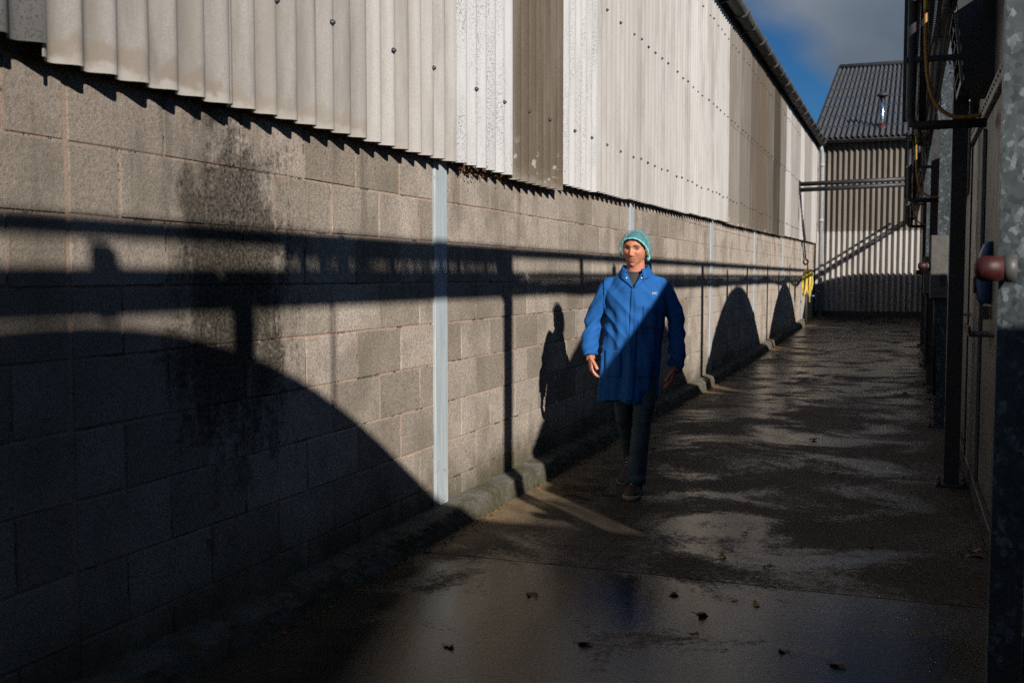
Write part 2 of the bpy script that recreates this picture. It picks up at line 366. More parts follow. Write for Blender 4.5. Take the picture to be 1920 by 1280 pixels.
# ------------------------------------------------------------------ the ground
g = MB(); g.add([(-600, -600, -0.06), (600, -600, -0.06), (600, 900, -0.06), (-600, 900, -0.06)], [(0, 1, 2, 3)])
ground = tag(g.build('ground', MT['ground']), kind='structure')
def slab(x0, x1, y0, y1):
    nx = max(2, int((x1 - x0) / 0.12)); ny = max(2, int((y1 - y0) / 0.12)); m = MB()
    xs = np.linspace(x0, x1, nx + 1); ys = np.linspace(y0, y1, ny + 1); vs = []
    for j, y in enumerate(ys):
        for i, x in enumerate(xs):
            e = 0.0
            dx = 0.006 * noise.noise(Vector((x * 3, y * 3, 1))) if j in (0, ny) else 0
            vs.append((x, y + dx, gz(y) + 0.008 * noise.noise(Vector((x * 0.8, y * 0.8, 4))) - e))
    fs = [(j * (nx + 1) + i, j * (nx + 1) + i + 1, (j + 1) * (nx + 1) + i + 1, (j + 1) * (nx + 1) + i) for j in range(ny) for i in range(nx)]
    n0 = len(vs); edge = [i for i in range(nx + 1)] + [j * (nx + 1) + nx for j in range(1, ny + 1)] + [ny * (nx + 1) + i for i in range(nx - 1, -1, -1)] + [j * (nx + 1) for j in range(ny - 1, 0, -1)]
    ne = len(edge); vs += [vs[i] for i in edge] + [(vs[i][0], vs[i][1], vs[i][2] - 0.07) for i in edge]
    fs += [(n0 + (k + 1) % ne, n0 + k, n0 + ne + k, n0 + ne + (k + 1) % ne) for k in range(ne)]
    m.add(vs, fs, False); m.sm = [True] * (nx * ny) + [False] * ne
    return m.build('concrete_slab', MT['ground'], ground)
slab(-2.5, 3.4, -4.0, -0.2); slab(-2.5, 3.4, -0.19, 4.741)
ysl = [4.751, 10.6, 16.4, 22.2, 30.1]
for a, b in zip(ysl, ysl[1:]):
    slab(-2.5, -1.4342, a, b - 0.004); slab(-1.4312, 3.4, a, b - 0.004)
fm = MB(); fm.box(-2.4, 3.4, 4.730, 4.760, -0.055, -0.020); fm.build('joint_filler', MT['seal'], ground)

# kerb haunch along the foot of the wall
kerb = tag(empty('kerb', (WX, 0, 0)), kind='structure')
prof = [(0.00, 0.128), (0.03, 0.126), (0.06, 0.121), (0.09, 0.114), (0.108, 0.108), (0.116, 0.098), (0.121, 0.08), (0.127, 0.055), (0.133, 0.03), (0.140, 0.0), (0.145, -0.05)]
yk = -3.0; kr = random.Random(3)
while yk < 26.9:
    ln = kr.uniform(1.1, 2.2); y1 = min(yk + ln, 26.95); rows = max(4, int((y1 - yk) / 0.03)); rings = []
    off = kr.uniform(-0.003, 0.003)
    for j in range(rows + 1):
        y = yk + 0.001 + (y1 - yk - 0.002) * j / rows; row = []
        for (dx, dz) in prof:
            q = Vector((dx * 6, y * 2.3, dz * 6)); w = noise.noise_vector(q) * 0.006 + noise.noise_vector(q * 4) * 0.006 + noise.noise_vector(q * 9) * 0.008 + noise.noise_vector(q * 19) * 0.006
            row.append((dx + (w.x + off) * min(1, dx / 0.05), y, gz(y) + dz + (w.z + off) * (0.6 if dz > 0 else 0)))
        rings.append(row)
    m = MB(); m.ring(rings, closed=False, smooth=False); o = m.build('kerb_stone', MT['kerb'], kerb, fixn=False)
    o.data.flip_normals() if o.data.polygons[0].normal.z < 0 else None
    yk = y1

# ------------------------------------------------------------------ left building: block wall, columns, corrugated cladding, gutter, roof
barn = thing('clad_building', 'long farm building with grey block wall under weathered corrugated cladding sheets', 'building', (WX, 0, 0))
POSTS = [5.275, 9.57, 13.85, 18.05, 22.4, 26.6]
wm = MB(); wm.box(-0.22, -0.0046, -6, 30.3, -0.05, 2.55)
bwall = wm.build('block_wall', MT['mortar'], barn)
_bc = {}
def block_mesh(Lb, var):
    key = (round(Lb, 2), var)
    if key not in _bc:
        m = MB(); m.box(-0.09, 0, 0, Lb, 0, 0.2155, 0.0025)
        r2 = random.Random(var * 77 + int(Lb * 1000))
        m.v = [(x + (r2.uniform(-0.0015, 0.001) if x > -0.02 else 0), y + r2.uniform(-0.002, 0.002), z + r2.uniform(-0.002, 0.002)) for x, y, z in m.v]
        me = m.mesh('block'); me.materials.append(MT['block']); _bc[key] = me
    return _bc[key]
segs = [(0.3, 2.527)] + [(2.548, POSTS[0] - 0.082)] + [(POSTS[i] + 0.082, (POSTS + [30.25])[i + 1] - (0.082 if i < 5 else 0)) for i in range(6)]
far = MB(); nb = 0
for si, (a, b) in enumerate(segs):
    for c in range(11):
        z = 0.017 + 0.225 * (c - 1) + 0.0045
        if z + 0.2 < 0.02: continue
        y = a; first = True
        half = (c % 2 == 0) if si == 1 else (c % 2 == 1)
        if si == 0: y = b - 0.45 * 4 - (0.225 if half else 0); first = False
        while y < b - 0.02:
            ln = 0.44
            if first and half: ln = 0.215
            first = False
            if b - (y + ln) < 0.07: ln = b - y
            dx = rnd.gauss(0, 0.0007); var = rnd.randrange(5)
            if y < 12.8 and z < 2.1:
                if y + ln > 1.95:
                    o = bpy.data.objects.new('block', block_mesh(ln, var)); C.objects.link(o); o.parent = bwall
                    o.location = (dx, y + (0.44 - 0.44) , z); nb += 1
            elif z < 2.2:
                far.box(-0.09, dx, y, y + ln, z, z + 0.2155)
            y += ln + 0.0105
f = far.build('far_block', MT['block'], bwall); tag(f, kind='stuff')
for p in POSTS:
    m = MB(); m.box(-0.06, 0.012, -0.078, 0.078, 0.10, 2.45, 0.003)
    m.box(-0.058, 0.0115, 0.0795, 0.0815, 0.1, 2.4); o = m.build('column', MT['post'], barn); o.location = (0, p, gz(p))
# corrugated sheets
PITCH_S = 0.146
_sc = {}
def corrugated(npitch, L, amp=0.026, th=0.0065, per=14, key=None, rows=1):
    """sheet in local u (x), v (z), outward -y ; u from 0 to npitch*pitch"""
    k = (npitch, round(L, 3), amp, rows)
    if k in _sc: return _sc[k]
    n = int(npitch * per); m = MB(); us = [i * npitch * PITCH_S / n for i in range(n + 1)]
    def prof(u): 
        s = math.cos(2 * math.pi * u / PITCH_S)
        return -amp * s
    def nrm(u):
        d = 2 * math.pi / PITCH_S * amp * math.sin(2 * math.pi * u / PITCH_S)
        q = Vector((d, -1, 0)).normalized(); return q
    fr = [(u, prof(u)) for u in us]; bk = [(u - nrm(u).x * th, prof(u) - nrm(u).y * th) for u in us]
    zs = [L * i / rows for i in range(rows + 1)]
    m.ring([[(u, v, z) for u, v in fr] for z in zs], closed=False)
    m.ring([[(u, v, z) for u, v in reversed(bk)] for z in zs], closed=False)
    for z, flip in ((0, False), (L, True)):
        vs = [(u, v, z) for u, v in fr] + [(u, v, z) for u, v in bk]; N = n + 1
        fs = [(i, N + i, N + i + 1, i + 1) for i in range(n)]
        if flip: fs = [tuple(reversed(q)) for q in fs]
        m.add(vs, fs)
    for i, flip in ((0, False), (n, True)):
        vs = [(*fr[i], 0), (*bk[i], 0), (*bk[i], L), (*fr[i], L)]; m.add(vs, [(0, 3, 2, 1) if not flip else (0, 1, 2, 3)])
    me = m.mesh('corrugated_sheet'); _sc[k] = me
    return me
def bolt_mesh():
    m = MB(); n = 10
    m.ring([[(math.cos(k * 2 * math.pi / n) * r, -h, math.sin(k * 2 * math.pi / n) * r) for k in range(n)] for r, h in ((0.0135, -0.004), (0.013, 0.004), (0.008, 0.006), (0.0075, 0.012), (0.004, 0.0145))])
    me = m.mesh('bolt'); me.materials.append(MT['bolt']); return me
BOLT = bolt_mesh()
def zbot(y): return float(np.interp(y, [0, 5.5, 8.2, 15, 30], [2.030, 2.035, 2.085, 2.165, 2.33]))
# (from Y, to Y, brown, speckle, damp, brightness, dz, out)
SHEETS = []
SHEETS += [(4.278, 7.5, 0.03, 0.02, 0.1, 0.88, 0.0, 0.0), (3.256, 7.5, 0.06, 0.02, 0.6, 0.76, 0.003, 0.002), (2.362, 6.5, 0.10, 0.02, 1.0, 0.62, 0.0, 0.004), (2.355 - 7 * PITCH_S, 7.0, 0.0, 0.9, 0.3, 0.20, 0.035, 0.020)]  # near sheets step darker: weathering plus lens falloff put into their brightness
y = 5.30
for npi_, brn, spk, dmp, bri, dz in [(6, 0.0, 1.0, 0, 1.0, 0.0), (7, 1.0, 0.35, 0.2, 0.95, -0.035), (6, 0.0, 0.8, 0, 1.03, 0.0)]:
    SHEETS.append((y, npi_, brn, spk, dmp, bri, dz, 0.003)); y += npi_ * PITCH_S
for i, npi_ in enumerate([7, 6, 7, 6, 7, 6, 6]): SHEETS.append((y, npi_, 0.03 + 0.08 * rnd.random(), 0.28, 0, rnd.uniform(0.98, 1.10), rnd.uniform(-0.006, 0.006), 0.004 * (i % 2))); y += npi_ * PITCH_S
for i in range(7): SHEETS.append((y, 7, [0.75, 0.85, 0.95, 1.0, 0.9, 1.0, 0.8][i], 0.25, 0, [1.1, 0.95, 0.82, 1.0, 0.72, 0.5, 0.85][i], -0.02, 0.004 * (i % 2))); y += 7 * PITCH_S
while y < 30.0:
    SHEETS.append((y, min(7, (30.1 - y) / PITCH_S // 0.5 * 0.5), rnd.choice([0.05, 0.25, 0.45]), 0.3, 0, rnd.uniform(0.9, 1.05), 0.0, 0.004 * (len(SHEETS) % 2))); y += 7 * PITCH_S
ZT = 4.93
for (y0, npi, brn, spk, dmp, bri, dz, out) in SHEETS:
    if npi < 0.5: continue
    z0 = zbot(y0 + 0.5) + dz
    if 14.5 < y0 < 21.5:
        tiers = [(z0, 3.62, 0.0), (3.52, ZT, 0.009)]
    else: tiers = [(z0, ZT, 0.0)]
    for ti, (za, zb_, o2) in enumerate(tiers):
        o = link('cladding_sheet', corrugated(npi, round(zb_ - za, 3)).copy() if False else corrugated(npi, round(zb_ - za, 3)), MT['sheet'], barn)
        o.location = (0.066 + out + o2 + rnd.uniform(0, 0.002), y0, za)
        o.rotation_euler = (0, 0, R(90)); o.color = (brn, spk, dmp, bri * rnd.uniform(0.97, 1.03))
        for zr in (2.48, 3.57, 4.62):
            if not (za + 0.03 < zr < zb_ - 0.02): continue
            for bu in ((2, 5) if y0 < 9 else (1, 3, 5)):
                if bu + 0.5 > npi or y0 < 1.5 or y0 > 24: continue
                b_ = bpy.data.objects.new('bolt', BOLT); C.objects.link(b_); b_.parent = o
                b_.location = (bu * PITCH_S + rnd.uniform(-0.012, 0.012), -0.026, zr - za + rnd.uniform(-0.015, 0.015))
# eaves gutter with sockets and brackets, fascia and roof
gx = 0.215
gut = MB(); n = 14
def halfpipe(m, y0, y1, r, cx, cz, th=0.012, k0=math.pi, k1=2 * math.pi):
    a = [(cx + math.cos(t) * r, cz + math.sin(t) * r) for t in np.linspace(k0, k1, n)]
    b = [(cx + math.cos(t) * (r - th), cz + math.sin(t) * (r - th)) for t in np.linspace(k1, k0, n)]
    loop = a + b
    m.ring([[(x, y0, z) for x, z in loop], [(x, y1, z) for x, z in loop]], caps=True)
halfpipe(gut, -6, 30.05, 0.100, gx, 5.06)
gutter = gut.build('gutter', MT['gutter'], barn, fixn=True)
yb = 9.2
while yb < 29.8:
    m = MB(); halfpipe(m, yb, yb + 0.16, 0.116, gx, 5.062, 0.016); m.build('gutter_socket', MT['gutter'], gutter, fixn=True)
    m = MB(); m.tube([(0.09, yb + 0.9, 4.93), (gx - 0.02, yb + 0.9, 4.955), (gx + 0.075, yb + 0.9, 4.985), (gx + 0.1, yb + 0.9, 5.06)], 0.012, 6); m.build('gutter_bracket', MT['gutter'], gutter)
    yb += 1.83
m = MB(); m.box(-0.1, 0.03, -6, 30.2, 4.90, 5.10); m.build('wall_plate', MT['dark'], barn)
_rf = math.atan(0.27)
ri = 0; yy = -6.0
while yy < 30:
    npi = min(14, int((30.3 - yy) / PITCH_S))
    me = corrugated(npi, 9.0)
    o = link('roof_sheet', me, MT['roof'], barn); o.location = (0.205, yy, 5.10 + 0.006 * (ri % 2)); o.rotation_euler = Matrix(((0, 0, -math.cos(_rf)), (1, 0, 0), (0, 0, 0))).to_euler() if False else (0, 0, 0)
    Mx = Matrix(((0, -math.sin(_rf), -math.cos(_rf)), (1, 0, 0), (0, -math.cos(_rf), math.sin(_rf)))); o.matrix_local = Matrix.Translation(o.location) @ Mx.to_4x4()
    yy += npi * PITCH_S; ri += 1
# debris stuck under the cladding
db = MB(); dr = random.Random(11)
for cy, wy, hh, nn in [(5.50, 0.07, 0.05, 70), (5.66, 0.10, 0.07, 130), (5.86, 0.07, 0.05, 70), (6.04, 0.06, 0.06, 70), (6.18, 0.05, 0.04, 40), (7.22, 0.05, 0.04, 40), (6.78, 0.06, 0.035, 40)]:
    for _ in range(nn):
        c0 = Vector((WX + dr.uniform(0.004, 0.06), cy + dr.gauss(0, wy * 0.5), zbot(cy) + 0.035 - abs(dr.gauss(0, hh * 0.62))))
        d = Vector((dr.gauss(0, 1), dr.gauss(0, 1), dr.gauss(0, 1))).normalized(); e = d.orthogonal().normalized()
        L1 = dr.uniform(0.006, 0.016); w1 = L1 * 0.35; t = d.cross(e) * 0.002
        db.add([c0 - d * L1, c0 + e * w1 + t, c0 + d * L1, c0 - e * w1 + t, c0 - t * 2], [(0, 1, 4), (1, 2, 4), (2, 3, 4), (3, 0, 4), (0, 3, 2, 1)])
tag(db.build('leaf_debris', MT['debris']), 'dry rusty brown leaf debris caught under the corrugated cladding edge', 'debris', kind='stuff')

# ------------------------------------------------------------------ end building across the alley
EY = 30.2
endb = thing('gable_shed', 'shed across the far end with corrugated wall and dark sloping roof', 'building', (-2.4, EY, 0))
for i in range(8):
    for tier, (za, zb_, brn, bri) in enumerate([(0.30, 2.74, 0.0, 1.0), (2.66, 5.05, 0.88, 0.9)]):
        o = link('cladding_sheet', corrugated(7, round(zb_ - za, 3), amp=0.043), MT['sheet'], endb)
        o.location = (0.02 + i * 7 * PITCH_S, 0.02 - 0.012 * tier - 0.004 * (i % 2), za); o.color = (brn + rnd.uniform(-.1, .1) * (tier), 0.15, 0.0, bri)
m = MB(); m.box(-0.03, 9, 0.09, 21, 0.0, 5.12); m.box(-0.9, -0.04, 0.15, 0.6, 0.0, 4.6); m.box(-0.03, 9, 1.0, 1.3, 5.121, 5.60); m.build('inner_wall', MT['dark'], endb)
m = MB(); m.box(-0.02, 8.2, -0.20, 0.088, 5.055, 5.17, 0.004); m.build('fascia', MT['dark'], endb)
m = MB(); m.box(-0.0, 8.2, -0.03, 0.10, -0.05, 0.46, 0.01); m.build('plinth', MT['dark'], endb)
rise = 0.36; rp_ = math.atan(rise); tiers = 8; slope_len = 10.9 / math.cos(rp_); tl = slope_len / tiers
Rx = Matrix(((1, 0, 0), (0, -math.sin(rp_), math.cos(rp_)), (0, math.cos(rp_), math.sin(rp_)))); Rx = Matrix(((1, 0, 0), (0, math.sin(rp_), math.cos(rp_)), (0, -math.cos(rp_), math.sin(rp_))))
# local z runs up the slope, local -y points out of the roof
for t in range(tiers):
    for i in range(8):
        me = corrugated(7, round(tl + 0.1, 3), amp=0.034)
        o = link('roof_sheet', me, MT['roof'], endb)
        loc = Vector((-0.08 + i * 7 * PITCH_S, -0.25 + t * tl * math.cos(rp_), 5.16 + t * tl * math.sin(rp_) + 0.03 * 0 ))
        up = Vector((0, -math.sin(rp_), math.cos(rp_)))
        loc += up * (0.03 - 0.0)
        zax = Vector((0, math.cos(rp_ - 0.022), math.sin(rp_ - 0.022))); yax = Vector((0, math.sin(rp_ - 0.022), -math.cos(rp_ - 0.022)))
        o.matrix_local = Matrix(((1, yax.x, zax.x, loc.x), (0, yax.y, zax.y, loc.y), (0, yax.z, zax.z, loc.z), (0, 0, 0, 1)))
m = MB(); m.tube([(-0.1, 10.75, 9.16), (8.2, 10.75, 9.16)], 0.10, 8); m.build('ridge_cap', MT['roof'], endb)
m = MB(); m.box(-0.14, -0.085, -0.28, 10.8, 0, 0.14); 
m.v = [(x, y, z + 5.1 + (y + 0.25) * rise) for x, y, z in m.v]; m.build('verge_board', MT['dark'], endb)
m = MB(); halfpipe(m, 0, 8.2, 0.075, 0, 0); m.v = [(y, x, z) for x, y, z in m.v]; o = m.build('gutter', MT['gutter'], endb, fixn=True); o.location = (0, -0.30, 5.12)
fl = MB(); fl.tube([(0, 0, -0.3), (0, 0, 0.80)], 0.075, 14); fo = fl.build('flue_pipe', MT['chrome'], endb); fo.location = (1.66, 0.9, 5.62)
m = MB(); m.ring([[(math.cos(a) * r, math.sin(a) * r, h) for a in np.linspace(0, 2 * math.pi, 14, endpoint=False)] for r, h in ((0.15, 0.80), (0.155, 0.83), (0.06, 0.93), (0.02, 0.95))]); m.build('flue_cap', MT['dark'], fo)
m = MB(); m.ring([[(math.cos(a) * r, math.sin(a) * r, h) for a in np.linspace(0, 2 * math.pi, 14, endpoint=False)] for r, h in ((0.19, -0.16), (0.15, -0.05), (0.09, 0.03), (0.08, 0.06))]); m.build('flue_collar', MT['red'], fo)
# downpipe in the corner
dp = thing('downpipe', 'pale grey plastic downpipe in the far corner between the two buildings', 'downpipe', (-2.22, 29.75, gz(29.7)))
m = MB(); m.tube([(0.0, 0, 0.0), (0.0, 0, 4.35), (-0.02, -0.05, 4.55), (-0.06, -0.15, 4.72)], 0.055, 12); m.build('pipe', MT['pipe'], dp)
for z in (0.9, 2.6, 4.1):
    m = MB(); m.tube([(0, 0, z), (0, 0, z + 0.09)], 0.066, 12); m.build('pipe_clip', MT['pipe'], dp)

# ------------------------------------------------------------------ right side: arched plant sheds, posts and overhead rack
def arched_shed(c, label, detail=False):
    t = thing('arched_shed', label, 'shed', (0.44, c, 0), group='arched plant sheds along the right side')
    hw = 2.70; D = 3.0
    top = lambda y: 3.085 - y * y / 6.8
    ys = np.linspace(-hw, hw, 29)
    m = MB(); loop = [(-hw, -0.05)] + [(y, top(y) - 0.03) for y in ys] + [(hw, -0.05)]
    m.ring([[(0.02, y, z) for y, z in loop], [(D, y, z) for y, z in loop]], caps=True, smooth=False)
    m.build('wall', MT['panel'], t, fixn=True)
    m = MB(); m.ring([[(x, y, z) for x, y, z in ((-0.04, y, top(y)), (D + 0.04, y, top(y)), (D + 0.04, y, top(y) - 0.028), (-0.04, y, top(y) - 0.028))] for y in ys], smooth=False)
    m.build('roof', MT['panel2'], t, fixn=True)
    edges = list(np.linspace(-hw, hw, 7))
    for a, b in zip(edges, edges[1:]):
        m = MB(); yy_ = np.linspace(a + 0.004, b - 0.004, 4); lp = [(a + 0.004, 0.06)] + [(q, min(top(q) - 0.05, 2.45)) for q in yy_] + [(b - 0.004, 0.06)]
        m.ring([[(0.0, y, z) for y, z in lp], [(0.0195, y, z) for y, z in lp]], smooth=False); m.build('wall_panel', MT['panel'], t, fixn=True)
    if detail:
        m = MB(); m.box(-0.03, -0.002, -2.05, 2.05, 2.36, 2.45, 0.004); tr = m.build('head_trim', MT['panel2'], t)
        for k in range(30):
            m = MB(); m.box(-0.036, -0.03, -1.95 + k * 0.13, -1.935 + k * 0.13, 2.40, 2.415); m.build('rivet', MT['dark'], tr)
        m = MB(); m.box(-0.025, -0.002, 0.40, 1.42, 0.08, 2.30, 0.004); d = m.build('door', MT['panel2'], t)
        m = MB(); m.box(-0.035, -0.0255, 1.36, 1.41, 0.08, 2.30, 0.002); m.build('edge_strip', MT['dark'], d)
        m = MB(); m.tube([(-0.02, 1.26, 1.14), (-0.085, 1.26, 1.14), (-0.095, 1.26, 1.12), (-0.095, 1.26, 0.94)], 0.011, 8); m.build('handle', MT['chrome'], d)
        m = MB(); m.box(-0.03, -0.002, -2.6, 2.6, 0.02, 0.14, 0.004); m.build('skirting', MT['dark'], t)
    return t
arched_shed(-7.3, 'low arched shed far behind the viewer beside the alley')
arched_shed(-0.48, 'low arched shed just behind the nearest galvanised post')
arched_shed(6.60, 'grey panelled arched shed with a steel door at the right edge', True)
arched_shed(13.35, 'grey arched shed beyond the shed with the steel door')
arched_shed(19.95, 'grey arched shed third along the dark right side')
arched_shed(26.6, 'arched shed closest to the far end wall')

blocker = thing('shade_blocker', 'unseen tall box added against the shed to shade the ground by the nearest post', 'shade blocker', (0.46, 3.68, 0))  # unseen box added to shade a strip of the yard
m = MB(); m.box(0.0, 0.75, 0.0, 0.20, 0.05, 1.74, 0.006); m.build('casing', MT['box'], blocker)
m = MB(); m.box(0.03, 0.72, -0.018, -0.002, 0.09, 1.70, 0.004); dd_ = m.build('door', MT['box'], blocker)
m = MB(); m.box(0.62, 0.66, -0.03, -0.0185, 0.9, 1.05, 0.003); m.build('handle', MT['dark'], dd_)
m = MB(); m.box(-0.01, 0.76, -0.01, 0.205, 0.0, 0.048, 0.003); m.build('base', MT['dark'], blocker)
names = ['nearest galvanised steel post with red beacon at the right edge', 'second steel post beside the louvred box, coloured dark for its shade', 'third galvanised post with a grey switch box', 'fourth steel post along the right side, coloured dark for its shade', 'fifth galvanised post along the right side', 'farthest steel post near the end shed, coloured dark for its shade', 'galvanised post behind the viewer']
for i, py in enumerate([3.50, 7.50, 10.42, 14.4, 17.05, 21.0]):
    t = thing('steel_post', names[i], 'post', (0.262, py, gz(py) - (0.10 if i == 6 else 0)), group='rack posts along the right side')
    m = MB(); w, dd = 0.095, 0.075
    m.box(0, w, 0, 0.006, 0.014, 3.33); m.box(0, 0.006, 0.006, dd, 0.014, 3.33); m.box(w - 0.006, w, 0.006, dd, 0.014, 3.33); m.box(0.006, w - 0.006, dd - 0.006, dd, 0.014, 3.33)
    m.build('shaft', MT['dark'] if i in (1, 3, 5) else MT['galv'], t)  # alternate posts take dark steel instead of galvanised, painting in their shade
    m = MB(); m.box(-0.05, w + 0.05, -0.05, dd + 0.05, 0.0, 0.014, 0.002); bp = m.build('base_plate', MT['dark'], t)
    for (bx, by) in ((-0.03, -0.03), (w + 0.03, -0.03), (-0.03, dd + 0.03), (w + 0.03, dd + 0.03)):
        m = MB(); m.tube([(bx, by, 0.012), (bx, by, 0.04)], 0.011, 6); m.build('anchor_bolt', MT['galv'], bp)
    for z in (1.7, 3.26):
        m = MB(); m.tube([(w / 2 + 0.03, -0.007, z), (w / 2 + 0.03, 0.002, z)], 0.011, 8); m.build('bolt', MT['bolt'], t)

# overhead rack: top rail, perforated tray, pipes
rack = thing('pipe_rack', 'dark overhead rack of cable tray and pipes along the right side', 'pipe rack', (0, 0, 0))
m = MB(); m.box(0.235, 0.285, -6, 29.5, 3.27, 3.32, 0.004); m.build('top_rail', MT['dark'], rack)
def tray(x0, x1, z, y0, y1):
    m = MB()
    for a in np.linspace(x0, x1, 6):
        m.box(a - 0.0125, a + 0.0125, y0, y1, z, z + 0.0025)
    yq = y0
    while yq < y1: m.box(x0, x1, yq, yq + 0.022, z + 0.003, z + 0.0055); yq += 0.050
    m.box(x0 - 0.016, x0 - 0.0135, y0, y1, z - 0.002, z + 0.022); m.box(x1 + 0.0135, x1 + 0.016, y0, y1, z - 0.002, z + 0.05)
    return m
tr_me = tray(0.03, 0.225, 0, 0, 3.38).mesh('cable_tray'); tr_me.materials.append(MT['dark'])
for k in range(11):
    o = link('cable_tray', tr_me, None, rack); o.location = (0, -6 + k * 3.4, 2.99)
def sag(x, z0, dips, y0, y1, r, step=0.15, ph=0.0, amp=0.02):
    pts = []; yq = y0
    while yq < y1:
        s = 0
        for (ya, yb2, d) in dips:
            if ya < yq < yb2: u = (yq - ya) / (yb2 - ya); s += d * 4 * u * (1 - u)
        pts.append((x + amp * math.sin(yq * 1.3 + ph), yq, z0 - s + 0.012 * math.sin(yq * 2.1 + ph))); yq += step
    m = MB(); m.tube(pts, r, 8); return m
dips = [(3.5, 7.5, 0.05), (7.5, 10.4, 0.03), (10.4, 14.4, 0.06), (14.4, 17.0, 0.05), (17, 21, 0.09), (21, 24, 0.16), (24, 27, 0.13)]
sag(0.17, 3.03, dips, -6, 29, 0.032).build('pipe', MT['cable'], rack)
sag(0.10, 3.02, dips, -6, 29, 0.020, ph=2).build('pipe', MT['cable'], rack)
sag(0.20, 3.05, dips[2:], 8, 29, 0.026, ph=1).build('pipe', MT['cable'], rack)
# perforated infill plate between rail and tray near the viewer
m = MB(); yq = 1.0; ir = random.Random(4)
while yq < 3.5:
    m.box(0.232, 0.236, yq, yq + ir.uniform(0.036, 0.049), 3.03 + ir.uniform(0, 0.02), 3.27 - ir.uniform(0, 0.03)); yq += 0.052
for z in (3.03, 3.10, 3.20): m.box(0.2365, 0.239, 1.0, 3.5, z, z + 0.045)
m.build('infill_mesh', MT['dark'], rack)
for hy, x0_, w_, z0_, z1_ in [(0.02, 0.10, 0.09, 2.92, 3.15), (0.78, 0.09, 0.10, 2.62, 3.02), (-0.62, 0.10, 0.04, 2.8, 3.02), (1.55, 0.13, 0.03, 2.99, 3.27), (3.47, 0.23, 0.04, 2.99, 3.27), (5.2, 0.23, 0.05, 2.99, 3.27)]:
    m = MB(); m.box(x0_, x0_ + 0.06, hy, hy + w_, z0_, z1_, 0.006); m.build('hanger', MT['dark'], rack)
m = MB(); m.tube([(0.13, 1.50, 3.0), (0.13, 1.5, 2.4), (0.14, 1.52, 2.2)], 0.011, 6); m.build('drop_cable', MT['cable'], rack)
m = MB(); m.tube([(0.10, 13.0, 3.0), (0.10, 13.0, 2.75)], 0.02, 6); m.build('drop_cable', MT['cable'], rack)
m = MB(); m.tube([(0.10, 13.5, 3.0), (0.10, 13.5, 2.72)], 0.02, 6); m.build('drop_cable', MT['cable'], rack)
# drop frames hanging under the rack
for i, fy in enumerate([6.45, 12.7, 19.2]):
    t = thing('drop_frame', ['near dark pipe drop frame carrying an amber hose', 'middle dark pipe drop frame below the overhead rack', 'far dark pipe drop frame below the overhead rack'][i], 'pipe frame', (0, fy, 0), group='drop frames below the rack')
    m = MB(); m.tube([(0.0, 0, 3.04), (0.0, 0, 2.31), (0.012, 0, 2.275), (0.05, 0, 2.262), (0.40, 0, 2.262)], 0.026, 10); m.build('outer_pipe', MT['dark'], t)
    m = MB(); m.tube([(0.062, 0.03, 3.02), (0.062, 0.03, 2.29)], 0.02, 10); m.build('inner_pipe', MT['dark'], t)
    m = MB(); m.box(-0.035, 0.30, -0.02, 0.02, 2.62, 2.65, 0.003); m.build('cross_bar', MT['dark'], t)
    m = MB(); m.box(-0.045, -0.005, 0.03, 0.10, 2.3, 3.05, 0.003); m.build('backing_channel', MT['dark'], t)
    hs = thing('hose', ['amber rubber hose looping down the near drop frame', 'amber rubber hose looping down the middle drop frame', 'amber rubber hose looping down the far drop frame'][i], 'hose', (0, fy - 0.05, 0), group='amber hoses on the drop frames')
    pts = [(0.066, 3.02), (0.068, 2.85), (0.075, 2.65), (0.09, 2.5), (0.125, 2.385), (0.19, 2.315), (0.26, 2.292), (0.37, 2.298)]
    P = []
    for j in range(len(pts) - 1):
        for s in np.linspace(0, 1, 5, endpoint=False):
            p0, p1, p2, p3 = pts[max(j - 1, 0)], pts[j], pts[j + 1], pts[min(j + 2, len(pts) - 1)]
            q = [0.5 * (2 * p1[c] + (p2[c] - p0[c]) * s + (2 * p0[c] - 5 * p1[c] + 4 * p2[c] - p3[c]) * s * s + (3 * p1[c] - p0[c] - 3 * p2[c] + p3[c]) * s ** 3) for c in (0, 1)]
            P.append((q[0], 0, q[1]))
    P.append((0.37, 0, 2.298)); m = MB(); m.tube(P, 0.011, 8); m.build('tube', MT['yhose'], hs)
    m = MB(); m.tube([(0.068, 0, 2.90), (0.0685, 0, 2.98)], 0.0135, 8); m.build('sleeve', MT['yellow'], hs)

# louvred unit hung on the shed wall
lu = thing('louvred_unit', 'dark louvred ventilation box hung high on the right wall', 'vent box', (0.30, 6.85, 2.55))
m = MB(); lean = -0.10
lp = lambda z: lean * z / 0.9
m.add([(lp(0), 0, 0), (0.16, 0, -0.0), (0.16, 0, 0.9), (lp(0.9), 0, 0.9), (lp(0), 0.62, 0), (0.16, 0.62, 0), (0.16, 0.62, 0.9), (lp(0.9), 0.62, 0.9)],
      [(0, 1, 2, 3), (7, 6, 5, 4), (0, 4, 5, 1), (3, 2, 6, 7), (0, 3, 7, 4), (1, 5, 6, 2)])
m.build('casing', MT['dark'], lu)
m = MB()
m.box(-0.022, -0.004, 0.0, 0.03, 0.0, 0.9); m.box(-0.022, -0.004, 0.59, 0.62, 0.0, 0.9); m.box(-0.022, -0.004, 0.03, 0.59, 0.0, 0.03); m.box(-0.022, -0.004, 0.03, 0.59, 0.86, 0.9)
m.v = [(x + lp(z), y, z) for x, y, z in m.v]; m.build('louvre_frame', MT['panel2'], lu)
